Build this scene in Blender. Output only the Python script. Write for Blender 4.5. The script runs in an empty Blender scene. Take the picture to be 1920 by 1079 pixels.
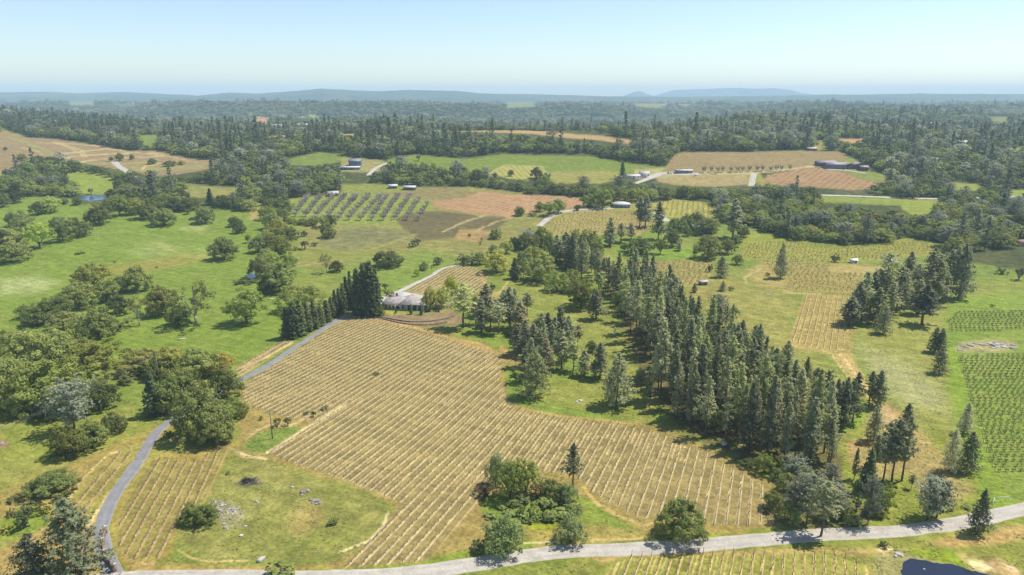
import bpy, bmesh, math, random
import numpy as np
from mathutils import Vector, Matrix

rng = np.random.default_rng(11)
random.seed(11)
sc = bpy.context.scene
COL = sc.collection
# ---------------------------------------------------------------- camera model
FPX, CX, CY, PITCH, CAMZ = 1280.0, 960.0, 539.5, math.radians(15.7), 100.0
CP, SP = math.cos(PITCH), math.sin(PITCH)

def vnoise(x, y, seed=0):
    """smooth value noise in 0..1"""
    x = np.asarray(x, float); y = np.asarray(y, float)
    xi = np.floor(x); yi = np.floor(y); fx = x - xi; fy = y - yi
    fx = fx * fx * (3 - 2 * fx); fy = fy * fy * (3 - 2 * fy)
    def h(i, j):
        v = np.sin(i * 127.1 + j * 311.7 + seed * 74.7) * 43758.5453
        return v - np.floor(v)
    return (h(xi, yi) * (1 - fx) + h(xi + 1, yi) * fx) * (1 - fy) + (h(xi, yi + 1) * (1 - fx) + h(xi + 1, yi + 1) * fx) * fy

def fbm(x, y, seed=0, o=3):
    s = 0; a = 0.5; t = 0
    for k in range(o):
        s = s + a * vnoise(x * 2 ** k, y * 2 ** k, seed + k * 7); t += a; a *= 0.5
    return s / t

KY = np.array([0, 420, 500, 600, 700, 800, 900, 1000, 1080, 1250, 1500, 2000, 3000, 4500, 6000], float)
KA = np.array([-0.8, -0.4, 0.0, 0.4, 0.8])
KZ = np.array([
    [0, 0, 4, 12, 21, 30, 37, 43, 47, 57, 66, 40, 30, 24, 14],
    [0, 0, 4, 12, 22, 31, 38, 42, 42, 34, 24, 24, 38, 28, 14],
    [0, 0, 4, 12, 22, 32, 42, 52, 54, 30, 8, 14, 28, 24, 12],
    [0, 0, 4, 12, 22, 31, 38, 42, 43, 44, 26, 16, 32, 26, 14],
    [0, 0, 4, 12, 21, 29, 35, 38, 39, 38, 30, 24, 44, 30, 16]], float)
LY = np.linspace(math.log(60), math.log(6000), 500)
KZF = []
for row in KZ:
    v = np.interp(np.exp(LY), KY, row)
    k = np.exp(-0.5 * (np.arange(-24, 25) / 8.0) ** 2); k /= k.sum()
    KZF.append(np.convolve(np.pad(v, 24, mode='edge'), k, 'valid'))
KZF = np.array(KZF)
HOR = np.array([(-200, 173), (0, 174), (90, 173), (150, 176), (230, 174), (300, 177), (370, 181), (430, 175), (480, 176), (530, 172), (600, 166), (660, 171), (700, 173), (770, 170), (850, 171), (900, 176), (950, 178), (1020, 179), (1100, 181),
                (1250, 182), (1400, 181), (1600, 178), (1800, 177), (2200, 178)], float)

def terr(x, y):
    x = np.asarray(x, float); y = np.asarray(y, float)
    Y = np.maximum(y, 60.0)
    a = np.clip(x / Y, -0.8, 0.8)
    ly = np.clip((np.log(Y) - LY[0]) / (LY[1] - LY[0]), 0, 498.999)
    li = ly.astype(int); lf = ly - li
    af = np.clip((a + 0.8) / 0.4, 0, 3.9999); ai = af.astype(int); aw = af - ai
    aw = aw * aw * (3 - 2 * aw)
    z0 = KZF[ai, li] * (1 - lf) + KZF[ai, li + 1] * lf
    z1 = KZF[ai + 1, li] * (1 - lf) + KZF[ai + 1, li + 1] * lf
    z = z0 * (1 - aw) + z1 * aw
    # far crest
    pxh = CX + x / Y * FPX * (CP + 0.281 * SP)
    vy = np.interp(pxh, HOR[:, 0], HOR[:, 1])
    crest = 100 - 8000 * np.tan(PITCH + np.arctan((vy - CY) / FPX))
    t = np.clip((Y - 5000) / 2900, 0, 1); t = t * t * (3 - 2 * t)
    d = np.clip((Y - 8200) / 3500, 0, 1); d = d * d * (3 - 2 * d)
    crest = crest + 10 * (fbm(x / 500.0, x * 0 + 3.1, 17, 3) - 0.5)
    z = z * (1 - t) + crest * t + 55 * t * (1 - t) * 4 * (fbm(x / 650.0, y / 900.0, 23, 3) - 0.55)
    z = z * (1 - d) + (-40) * d
    n = fbm(x / 70.0 + 3.3, y / 70.0 + 1.7, 1, 2) - 0.5
    w1 = np.clip((Y - 60) / 120, 0.15, 1)
    z = z + n * 2.6 * w1
    m = np.clip((Y - 430) / 300, 0, 1)
    z = z + m * 6 * (fbm(x / 210.0, y / 210.0, 5, 2) - 0.5)
    f = np.clip((Y - 1300) / 1500, 0, 1)
    rg = 1 - np.abs(2 * fbm(x / 1700.0 + 0.35 * y / 1700.0, y / 800.0, 9, 3) - 1)
    f2 = np.clip((Y - 1500) / 1500, 0, 1)
    z = z + (1 - 0.75 * t) * (f2 * 130 * (rg - 0.76) + f * 26 * (fbm(x / 420.0, y / 380.0, 13, 2) - 0.5))
    z = z + 17 * np.exp(-(((x - 452) / 150.0) ** 2 + ((Y - 1260) / 150.0) ** 2)) + 22 * np.exp(-(((x - 1000) / 420.0) ** 2 + ((Y - 1900) / 220.0) ** 2)) + 16 * np.exp(-(((x + 260) / 300.0) ** 2 + ((Y - 1750) / 180.0) ** 2))
    cap = 100 - np.minimum(Y, 3200) * 0.0045 - np.maximum(Y - 3200, 0) * 0.018 - 12
    over = np.maximum(z - cap, 0) * (f2 > 0) * (Y < 6500)
    z = z - over * 0.85
    return z

def ray(px, py):
    u = (np.asarray(px, float) - CX) / FPX; v = (np.asarray(py, float) - CY) / FPX
    return u, CP - v * SP, -SP - v * CP

TT = np.geomspace(70, 9000, 900)
def at(px, py):
    """ground point seen at a photo pixel"""
    px = np.atleast_1d(np.asarray(px, float)); py = np.atleast_1d(np.asarray(py, float))
    dx, dy, dz = ray(px, py)
    X = dx[:, None] * TT; Y = dy[:, None] * TT; Z = CAMZ + dz[:, None] * TT
    below = Z < terr(X, Y)
    k = np.argmax(below, axis=1); k[~below.any(axis=1)] = len(TT) - 1
    lo = TT[np.maximum(k - 1, 0)]; hi = TT[k]
    for _ in range(18):
        mid = (lo + hi) / 2
        b = CAMZ + dz * mid < terr(dx * mid, dy * mid)
        hi = np.where(b, mid, hi); lo = np.where(b, lo, mid)
    x, y = dx * hi, dy * hi
    return np.stack([x, y, terr(x, y)], 1)

def at1(px, py):
    p = at(px, py)[0]
    return Vector((float(p[0]), float(p[1]), float(p[2])))

def proj(x, y, z):
    zz = z - CAMZ
    d = np.maximum(y * CP - zz * SP, 1.0)
    return CX + FPX * x / d, CY - FPX * (y * SP + zz * CP) / d, d

def polysd(px, py, poly, reach=60):
    """signed distance (positive inside) to a polygon in photo pixels; -reach outside its box"""
    P = np.array(poly, float)
    out = np.full(px.shape, -float(reach))
    box = (px > P[:, 0].min() - reach) & (px < P[:, 0].max() + reach) & (py > P[:, 1].min() - reach) & (py < P[:, 1].max() + reach)
    if not box.any(): return out
    x = px[box]; y = py[box]
    ins = np.zeros(x.shape, bool); dd = np.full(x.shape, 1e9)
    n = len(P)
    for i in range(n):
        x1, y1 = P[i]; x2, y2 = P[(i + 1) % n]
        if y1 != y2:
            c = ((y1 > y) != (y2 > y)) & (x < (x2 - x1) * (y - y1) / (y2 - y1) + x1)
            ins ^= c
        ex, ey = x2 - x1, y2 - y1
        t = np.clip(((x - x1) * ex + (y - y1) * ey) / (ex * ex + ey * ey + 1e-9), 0, 1)
        dd = np.minimum(dd, (x - x1 - t * ex) ** 2 + (y - y1 - t * ey) ** 2)
    dd = np.sqrt(dd)
    out[box] = np.where(ins, dd, -dd)
    return out

def sm(a, b, x):
    t = np.clip((x - a) / (b - a), 0, 1)
    return t * t * (3 - 2 * t)

# ---------------------------------------------------------------- objects
def mesh_np(name, V, faces, mats=(), smooth=False, attrs=None):
    """faces: list of (array n x k, material index)"""
    me = bpy.data.meshes.new(name)
    V = np.asarray(V, np.float32)
    me.vertices.add(len(V)); me.vertices.foreach_set('co', V.ravel())
    loops = []; starts = []; mi = []; off = 0
    for F, m in faces:
        F = np.asarray(F, np.int32)
        if F.size == 0: continue
        n, k = F.shape
        loops.append(F.ravel()); starts.append(off + np.arange(n, dtype=np.int32) * k); mi.append(np.full(n, m, np.int32)); off += n * k
    loops = np.concatenate(loops); starts = np.concatenate(starts); mi = np.concatenate(mi)
    me.loops.add(len(loops)); me.loops.foreach_set('vertex_index', loops)
    me.polygons.add(len(starts)); me.polygons.foreach_set('loop_start', starts)
    me.polygons.foreach_set('material_index', mi)
    if smooth: me.polygons.foreach_set('use_smooth', np.ones(len(starts), bool))
    for m in mats: me.materials.append(m)
    for k, v in (attrs or {}).items():
        v = np.asarray(v, np.float32)
        if v.ndim == 1:
            me.attributes.new(k, 'FLOAT', 'POINT').data.foreach_set('value', v)
        else:
            me.attributes.new(k, 'FLOAT_COLOR', 'POINT').data.foreach_set('color', v.ravel())
    me.update(calc_edges=True); me.validate()
    return me

class MB:
    """collects boxes, tubes and faces into one mesh"""
    def __init__(s): s.V = []; s.F = {}; s.n = 0
    def add(s, V, F, m=0):
        V = np.asarray(V, float)
        for f in F: s.F.setdefault((len(f), m), []).append([i + s.n for i in f])
        s.V.append(V); s.n += len(V); return s
    def box(s, c, d, rz=0.0, m=0, taper=1.0):
        hx, hy, hz = d[0] / 2, d[1] / 2, d[2]
        p = []
        for z, k in ((0, 1.0), (hz, taper)):
            for x, y in ((-hx, -hy), (hx, -hy), (hx, hy), (-hx, hy)): p.append((x * k, y * k, z))
        p = np.array(p); cr, sr = math.cos(rz), math.sin(rz)
        q = np.stack([p[:, 0] * cr - p[:, 1] * sr + c[0], p[:, 0] * sr + p[:, 1] * cr + c[1], p[:, 2] + c[2]], 1)
        return s.add(q, [(3, 2, 1, 0), (4, 5, 6, 7), (0, 1, 5, 4), (1, 2, 6, 5), (2, 3, 7, 6), (3, 0, 4, 7)], m)
    def tube(s, pts, rad, n=6, m=0, cap=True):
        pts = np.asarray(pts, float); k = len(pts)
        rad = np.broadcast_to(np.asarray(rad, float), (k,))
        V = []
        for i in range(k):
            t = pts[min(i + 1, k - 1)] - pts[max(i - 1, 0)]; t = t / (np.linalg.norm(t) + 1e-9)
            u = np.cross(t, (0, 0, 1.0) if abs(t[2]) < 0.9 else (1.0, 0, 0)); u /= np.linalg.norm(u) + 1e-9
            w = np.cross(t, u)
            for j in range(n):
                a = 2 * math.pi * j / n
                V.append(pts[i] + rad[i] * (math.cos(a) * u + math.sin(a) * w))
        F = [(i * n + j, i * n + (j + 1) % n, (i + 1) * n + (j + 1) % n, (i + 1) * n + j) for i in range(k - 1) for j in range(n)]
        if cap and n <= 8: F += [tuple(range((k - 1) * n, k * n)), tuple(range(n - 1, -1, -1))]
        return s.add(V, F, m)
    def mesh(s, name, mats, smooth=False):
        return mesh_np(name, np.concatenate(s.V), [(np.array(f), k[1]) for k, f in s.F.items()], mats, smooth)
    def build(s, name, mats, parent=None, smooth=False):
        return link(name, s.mesh(name, mats if isinstance(mats, (list, tuple)) else [mats], smooth), parent)

def link(name, data, parent=None):
    o = bpy.data.objects.new(name, data); COL.objects.link(o)
    if parent is not None: o.parent = parent
    return o

def tag(o, label, cat=None, group=None, kind=None):
    if label: o['label'] = label
    if cat: o['category'] = cat
    if group: o['group'] = group
    if kind: o['kind'] = kind
    return o

def thing(name, label, cat, loc=(0, 0, 0), rz=0.0, group=None):
    o = link(name, None); o.location = loc; o.rotation_euler = (0, 0, rz)
    o.empty_display_size = 0.5
    return tag(o, label, cat, group)

_ONES = 'zero first second third fourth fifth sixth seventh eighth ninth tenth eleventh twelfth thirteenth fourteenth fifteenth sixteenth seventeenth eighteenth nineteenth'.split()
_TENS = ['', '', 'twenty', 'thirty', 'forty', 'fifty', 'sixty', 'seventy', 'eighty', 'ninety']
_TENTH = ['', '', 'twentieth', 'thirtieth', 'fortieth', 'fiftieth', 'sixtieth', 'seventieth', 'eightieth', 'ninetieth']
def ordinal(n):
    if n < 20: return _ONES[n]
    if n < 100: return _TENTH[n // 10] if n % 10 == 0 else _TENS[n // 10] + '-' + _ONES[n % 10]
    h = {1: 'hundred', 2: 'two-hundred', 3: 'three-hundred'}[n // 100]
    return h + 'th' if n % 100 == 0 else h + '-' + ordinal(n % 100)

# ---------------------------------------------------------------- materials
class NT:
    def __init__(s, name):
        s.m = bpy.data.materials.new(name); s.m.use_nodes = True; s.t = s.m.node_tree; s.t.nodes.clear()
        s.out = s.n('ShaderNodeOutputMaterial')
    def n(s, typ, **k):
        nd = s.t.nodes.new(typ)
        for a, b in k.items(): setattr(nd, a, b)
        return nd
    def l(s, a, b): s.t.links.new(a, b)
    def put(s, sock, v):
        if hasattr(v, 'is_linked') or hasattr(v, 'links'): s.l(v, sock)
        else:
            if isinstance(v, tuple) and len(v) == 3 and sock.type == 'RGBA': v = (*v, 1)
            sock.default_value = v
    def math(s, op, a, b=None, c=None, clamp=False):
        nd = s.n('ShaderNodeMath', operation=op); nd.use_clamp = clamp
        s.put(nd.inputs[0], a)
        if b is not None: s.put(nd.inputs[1], b)
        if c is not None: s.put(nd.inputs[2], c)
        return nd.outputs[0]
    def mix(s, f, a, b, blend='MIX'):
        nd = s.n('ShaderNodeMix', data_type='RGBA', blend_type=blend)
        s.put(nd.inputs[0], f); s.put(nd.inputs[6], a); s.put(nd.inputs[7], b)
        return nd.outputs[2]
    def ramp(s, x, lo, hi, a=0.0, b=1.0):
        nd = s.n('ShaderNodeMapRange', interpolation_type='SMOOTHSTEP')
        s.put(nd.inputs[0], x); nd.inputs[1].default_value = lo; nd.inputs[2].default_value = hi
        nd.inputs[3].default_value = a; nd.inputs[4].default_value = b
        return nd.outputs[0]
    def pos(s): return s.n('ShaderNodeNewGeometry').outputs['Position']
    def noise(s, scale, detail=3.0, vec=None, rough=0.55, off=0.0, sxyz=None):
        mp = s.n('ShaderNodeMapping')
        mp.inputs['Scale'].default_value = sxyz or (scale, scale, scale)
        mp.inputs['Location'].default_value = (off, off * 0.7, off * 0.3)
        s.l(vec if vec is not None else s.pos(), mp.inputs['Vector'])
        nd = s.n('ShaderNodeTexNoise'); nd.inputs['Scale'].default_value = 1.0
        nd.inputs['Detail'].default_value = detail; nd.inputs['Roughness'].default_value = rough
        s.l(mp.outputs[0], nd.inputs['Vector'])
        return nd.outputs['Fac']
    def attr(s, name):
        return s.n('ShaderNodeAttribute', attribute_name=name)
    def bsdf(s, col, rough=0.9, spec=0.2, metal=0.0, normal=None):
        b = s.n('ShaderNodeBsdfPrincipled')
        s.put(b.inputs['Base Color'], col); s.put(b.inputs['Roughness'], rough)
        b.inputs['Specular IOR Level'].default_value = spec; b.inputs['Metallic'].default_value = metal
        if normal is not None: s.l(normal, b.inputs['Normal'])
        return b.outputs[0]
    def bump(s, h, strength=0.5, dist=0.2):
        b = s.n('ShaderNodeBump'); b.inputs['Strength'].default_value = strength; b.inputs['Distance'].default_value = dist
        s.l(h, b.inputs['Height']); return b.outputs[0]
    def done(s, shader): s.l(shader, s.out.inputs['Surface']); return s.m

def simple(name, col, rough=0.8, var=0.25, scale=1.5, spec=0.25, metal=0.0, vec=None):
    t = NT(name)
    n = t.noise(scale, 4.0)
    f = t.ramp(n, 0.3, 0.7, 1 - var, 1 + var)
    c = t.mix(1.0, col, f, 'MULTIPLY')
    return t.done(t.bsdf(c, rough, spec, metal))

def foliage(name, base, base2, trans=0.25, rough=0.75, var=0.35):
    """leaf colour drifts between base and base2 leaf clump by leaf clump and tree by tree; object colour tints"""
    t = NT(name)
    oi = t.n('ShaderNodeObjectInfo')
    va = t.attr('Var').outputs['Fac']
    f = t.math('ADD', t.math('MULTIPLY', va, 0.55), t.math('MULTIPLY', oi.outputs['Random'], 0.45))
    c = t.mix(t.ramp(f, 0.2, 0.8), base, base2)
    r2 = t.math('FRACT', t.math('MULTIPLY', oi.outputs['Random'], 7.31))
    b = t.math('ADD', t.math('MULTIPLY', r2, var * 2), 1 - var)
    c = t.mix(1.0, c, b, 'MULTIPLY')
    c = t.mix(1.0, c, oi.outputs['Color'], 'MULTIPLY')
    p = t.bsdf(c, rough, 0.25)
    tr = t.n('ShaderNodeBsdfTranslucent'); t.l(c, tr.inputs['Color'])
    mx = t.n('ShaderNodeMixShader'); mx.inputs[0].default_value = trans
    t.l(p, mx.inputs[1]); t.l(tr.outputs[0], mx.inputs[2])
    return t.done(mx.outputs[0])
# ---------------------------------------------------------------- vineyards: outline, a pair of photo points along one row, row spacing
STRAW = (0.60, 0.485, 0.34); OLIVE = (0.248, 0.198, 0.096); SOIL = (0.47, 0.335, 0.215)
VINE_MAIN = [(455, 722), (560, 655), (648, 598), (717, 600), (760, 614), (807, 630), (870, 648), (940, 668), (940, 682), (937, 710), (947, 735), (952, 757),
             (973, 768), (1040, 783), (1107, 791), (1173, 797), (1250, 818), (1280, 833), (1337, 853), (1370, 877), (1407, 897), (1433, 913), (1463, 933),
             (1467, 980), (1387, 985), (1323, 983), (1240, 977), (1203, 970), (1153, 950), (1107, 920), (1088, 898), (1040, 885), (1007, 882), (930, 905),
             (900, 937), (800, 1053), (647, 1065), (753, 942), (703, 923), (640, 898), (547, 867), (500, 847), (590, 790), (545, 785), (500, 772), (455, 757)]
V = []
def vy(name, poly, pair, sp, col, strip, kind, fan=0.0, wid=0.2, dry=0.5):
    p = at([pair[0][0], pair[1][0]], [pair[0][1], pair[1][1]])
    d = p[1] - p[0]
    if d[1] < 0: d = -d
    if abs(d[1]) < 1e-6: d[1] = 1e-6
    V.append(dict(name=name, poly=poly, th=math.atan2(d[0], d[1]), sp=sp, col=col, strip=strip, kind=kind, fan=fan, y0=190.0, dry=dry))
vy('main', VINE_MAIN, ((947, 763), (650, 1063)), 2.5, OLIVE, STRAW, 'brown', fan=1, dry=.25)
vy('block by the entrance', [(285, 864), (380, 862), (402, 841), (432, 836), (386, 937), (357, 952), (337, 977), (299, 1048), (245, 1048), (220, 1017), (226, 955)],
   ((383, 867), (297, 1045)), 2.55, (0.225, 0.195, 0.065), SOIL, 'brown')
vy('strip left of the drive', [(214, 848), (247, 851), (153, 967), (112, 967)], ((240, 853), (150, 963)), 2.9, (0.23, 0.20, 0.065), SOIL, 'brown')
vy('strip above the drive', [(440, 690), (532, 638), (548, 645), (450, 707)], ((445, 700), (540, 645)), 2.8, OLIVE, STRAW, 'brown')
vy('block below the road', [(1140, 1062), (1180, 1046), (1300, 1041), (1425, 1041), (1560, 1041), (1620, 1060), (1650, 1090), (1130, 1090)],
   ((1472, 1042), (1469, 1078)), 2.1, (0.24, 0.24, 0.06), (0.62, 0.48, 0.28), 'brown')
vy('block behind the house', [(763, 546), (807, 518), (840, 501), (860, 498), (897, 504), (915, 517), (905, 540), (885, 556), (830, 547), (790, 549)],
   ((862, 535), (905, 508)), 2.6, OLIVE, STRAW, 'brown')
vy('straw block in the pasture', [(1508, 553), (1600, 553), (1585, 653), (1565, 660), (1478, 643)], ((1537, 558), (1517, 643)), 2.4, (0.30, 0.235, 0.08), STRAW, 'brown')
vy('short green block', [(1795, 585), (1925, 582), (1925, 622), (1780, 625), (1775, 605)], ((1790, 612), (1910, 612)), 3.0, (0.19, 0.25, 0.05), (0.17, 0.24, 0.05), 'green')
vy('long green block', [(1797, 668), (1925, 660), (1925, 955), (1900, 935), (1860, 870), (1830, 790), (1815, 730)], ((1820, 735), (1915, 735)), 2.7, (0.19, 0.24, 0.05), (0.17, 0.25, 0.05), 'green')
# farther: stripes on the ground and one mass of vines
vy('far', [(1425, 490), (1550, 488), (1556, 513), (1622, 512), (1605, 551), (1475, 545), (1470, 520)], ((1480, 530), (1600, 532)), 2.6, (0.30, 0.25, 0.10), (0.33, 0.25, 0.13), 'mass')
vy('far', [(1160, 487), (1330, 490), (1340, 505), (1310, 535), (1250, 540), (1215, 525), (1200, 505)], ((1180, 499), (1320, 507)), 2.8, (0.27, 0.23, 0.09), (0.36, 0.28, 0.15), 'mass')
vy('far', [(1395, 455), (1480, 452), (1560, 465), (1640, 462), (1690, 448), (1750, 458), (1760, 475), (1640, 490), (1500, 492), (1390, 485)], ((1400, 480), (1560, 474)), 3.2,
   (0.25, 0.25, 0.06), (0.30, 0.27, 0.09), 'mass')
vy('far', [(1035, 415), (1080, 396), (1180, 398), (1232, 413), (1200, 441), (1130, 440), (1040, 440)], ((1060, 430), (1190, 427)), 3.4, (0.29, 0.24, 0.10), (0.40, 0.30, 0.16), 'mass')
vy('far', [(1222, 382), (1262, 374), (1330, 381), (1347, 391), (1332, 422), (1290, 411), (1240, 406)], ((1300, 382), (1298, 405)), 4.2, (0.30, 0.28, 0.08), (0.42, 0.36, 0.16), 'mass')
vy('far', [(812, 378), (870, 372), (900, 360), (960, 365), (1020, 367), (1095, 372), (1092, 390), (1000, 395), (960, 408), (880, 400), (815, 388)], ((850, 392), (900, 374)), 5.0,
   (0.32, 0.188, 0.125), (0.46, 0.315, 0.22), 'none')
vy('far', [(920, 323), (940, 311), (990, 310), (1020, 318), (1025, 330), (990, 338), (950, 335)], ((945, 315), (962, 332)), 5.5, (0.26, 0.27, 0.07), (0.47, 0.40, 0.22), 'none')
vy('far', [(1245, 318), (1265, 290), (1280, 286), (1400, 286), (1500, 283), (1580, 285), (1592, 295), (1560, 303), (1520, 313), (1460, 323), (1350, 325), (1238, 323)],
   ((1300, 300), (1500, 300)), 7, (0.235, 0.175, 0.10), (0.31, 0.235, 0.135), 'none')
vy('far', [(1430, 345), (1437, 329), (1500, 316), (1545, 315), (1590, 326), (1612, 336), (1650, 344), (1640, 353), (1600, 357), (1520, 351), (1470, 349)],
   ((1470, 340), (1500, 322)), 6, (0.27, 0.165, 0.105), (0.40, 0.275, 0.18), 'none')
vy('far', [(0, 250), (20, 252), (43, 258), (117, 262), (207, 277), (233, 283), (293, 283), (333, 293), (373, 300), (425, 302), (393, 317), (333, 328), (283, 331), (240, 318),
           (220, 318), (167, 309), (117, 300), (43, 303), (17, 318), (-20, 324), (-20, 250)], ((120, 290), (230, 281)), 14, (0.225, 0.162, 0.105), (0.37, 0.285, 0.19), 'none')

def row_s(v, x, y):
    th = v['th']
    if v['fan']:
        A = math.tan(th); B = -0.0007; dy = y - v['y0']
        x0 = (x - A * dy) / (1 + B * dy)
        return x0 * math.cos(th) / v['sp']
    return (x * math.cos(th) - y * math.sin(th)) / v['sp']

# ---------------------------------------------------------------- clearings in the far woods (photo outlines, colour, dryness)
GR = (0.155, 0.205, 0.043); GB = (0.160, 0.222, 0.040); GD = (0.245, 0.235, 0.075); TAN = (0.31, 0.24, 0.135); FOREST = (0.055, 0.070, 0.026)
CLEAR = [
    ([(0, 372), (60, 369), (130, 372), (150, 384), (200, 384), (230, 402), (330, 404), (400, 399), (470, 394), (500, 400), (520, 420), (520, 560), (0, 560), (-40, 560), (-40, 372)], GB, .15),
    ([(120, 321), (150, 318), (210, 330), (262, 345), (245, 357), (200, 366), (150, 364), (125, 348)], (0.205, 0.255, 0.05), .3),
    ([(262, 256), (280, 250), (312, 247), (306, 262), (282, 276), (262, 268)], GR, .2),
    ([(0, 240), (30, 250), (60, 262), (0, 262)], (0.28, 0.22, 0.10), .3),
    ([(0, 318), (25, 308), (20, 325), (0, 333), (-30, 333), (-30, 318)], (0.29, 0.23, 0.09), .4),
    ([(510, 306), (545, 298), (600, 286), (645, 290), (655, 300), (600, 312), (555, 310)], GR, .3),
    ([(717, 313), (730, 298), (780, 291), (873, 299), (940, 290), (1007, 292), (1103, 293), (1160, 303), (1207, 310), (1250, 313), (1235, 324), (1170, 336), (1133, 344), (1040, 344),
      (1023, 331), (923, 331), (790, 324)], (0.155, 0.205, 0.04), .25),
    ([(1028, 324), (1100, 321), (1165, 322), (1160, 334), (1125, 344), (1040, 344)], GD, .6),
    ([(815, 235), (900, 234), (960, 237), (1020, 245), (1080, 252), (1130, 255), (1192, 265), (1182, 273), (1120, 263), (1060, 259), (1000, 252), (930, 249), (870, 247), (815, 244)], (0.37, 0.25, 0.13), .3),
    ([(480, 222), (506, 222), (504, 236), (478, 236)], (0.45, 0.22, 0.14), .1),
    ([(500, 246), (560, 246), (562, 258), (500, 258)], (0.33, 0.25, 0.13), .3),
    ([(640, 249), (672, 249), (672, 258), (640, 258)], (0.31, 0.27, 0.09), .3),
    ([(560, 219), (600, 219), (600, 226), (560, 226)], (0.22, 0.24, 0.10), .3),
    ([(555, 236), (585, 236), (585, 244), (555, 244)], (0.22, 0.24, 0.10), .3),
    ([(745, 240), (772, 241), (772, 250), (745, 250)], GR, .3),
    ([(950, 195), (1000, 194), (1005, 201), (950, 203)], (0.20, 0.22, 0.09), .3),
    ([(1225, 331), (1300, 328), (1405, 325), (1405, 346), (1340, 351), (1270, 348), (1235, 341)], TAN, .5),
    ([(1400, 325), (1425, 325), (1440, 349), (1400, 349)], GD, .5),
    ([(1560, 300), (1600, 295), (1625, 318), (1670, 330), (1655, 344), (1612, 336), (1590, 326), (1545, 314)], (0.18, 0.21, 0.05), .3),
    ([(1565, 261), (1622, 261), (1622, 270), (1568, 269)], (0.40, 0.24, 0.14), .1),
    ([(1640, 262), (1685, 266), (1660, 271)], (0.38, 0.28, 0.17), .1),
    ([(1715, 262), (1765, 264), (1765, 272), (1720, 272)], GR, .2),
    ([(1895, 276), (1925, 276), (1925, 286), (1895, 284)], GR, .2),
    ([(1850, 220), (1890, 220), (1890, 232), (1860, 232)], (0.18, 0.20, 0.07), .2),
    ([(1525, 268), (1545, 262), (1550, 282), (1525, 282)], GD, .4),
    ([(1690, 373), (1760, 375), (1752, 402), (1712, 404), (1690, 392)], (0.22, 0.255, 0.05), .3),
    ([(1780, 342), (1830, 345), (1850, 358), (1780, 356)], (0.22, 0.255, 0.05), .3),
    ([(1530, 366), (1640, 371), (1700, 372), (1690, 386), (1640, 384), (1545, 380)], (0.2, 0.24, 0.05), .3),
    ([(1880, 354), (1925, 356), (1925, 372), (1890, 370)], (0.22, 0.25, 0.05), .3),
    ([(540, 373), (640, 363), (700, 352), (760, 356), (880, 350), (1000, 366), (1100, 370), (1100, 395), (1050, 402), (1040, 420), (1060, 440), (1000, 447), (930, 480), (880, 500), (560, 500),
      (530, 470), (560, 420)], (0.215, 0.205, 0.075), .6),
    ([(545, 373), (640, 364), (700, 362), (800, 372), (810, 395), (800, 425), (700, 424), (560, 420), (545, 412)], (0.20, 0.24, 0.06), .4),
    ([(700, 362), (760, 352), (860, 352), (900, 362), (870, 372), (812, 377), (760, 370)], (0.21, 0.175, 0.09), .4),
    ([(760, 400), (830, 395), (900, 405), (960, 408), (930, 430), (850, 445), (790, 452), (760, 432), (740, 412)], (0.125, 0.105, 0.060), .15),
    ([(640, 430), (700, 424), (760, 436), (780, 452), (690, 462), (630, 475), (600, 455)], (0.17, 0.17, 0.085), .4),
    ([(860, 430), (920, 432), (900, 455), (850, 450)], (0.30, 0.20, 0.10), .4),
    ([(560, 460), (640, 470), (720, 470), (800, 470), (860, 478), (850, 492), (700, 490), (560, 492)], (0.20, 0.215, 0.06), .5),
    ([(1130, 378), (1150, 372), (1215, 374), (1235, 392), (1180, 398), (1090, 397)], (0.25, 0.24, 0.08), .4),
    ([(1190, 318), (1245, 316), (1300, 322), (1300, 330), (1230, 334), (1190, 336)], (0.34, 0.30, 0.17), .3),
    ([(640, 345), (700, 345), (760, 349), (800, 352), (760, 360), (640, 364)], (0.2, 0.22, 0.06), .3),
    ([(640, 296), (675, 296), (720, 302), (735, 318), (690, 324), (640, 322)], (0.26, 0.24, 0.11), .3),
    ([(350, 345), (400, 350), (450, 352), (460, 360), (400, 372), (340, 370)], (0.22, 0.22, 0.08), .4),
    ([(380, 398), (480, 390), (520, 395), (500, 402), (400, 404)], GB, .4),
    ([(590, 228), (640, 226), (640, 234), (590, 234)], (0.2, 0.22, 0.09), .3),
    ([(130, 191), (175, 190), (178, 198), (130, 198)], (0.22, 0.24, 0.08), .3),
    ([(1320, 240), (1360, 240), (1360, 246), (1320, 246)], (0.2, 0.2, 0.09), .3),
    ([(1730, 232), (1752, 231), (1752, 236), (1730, 236)], (0.36, 0.33, 0.24), .1),
]
WOODS = [[(1345, 396), (1345, 412), (1385, 420), (1440, 440), (1500, 452), (1580, 458), (1650, 458), (1700, 446), (1760, 455), (1800, 488), (1925, 510), (1925, 396)]]
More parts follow.
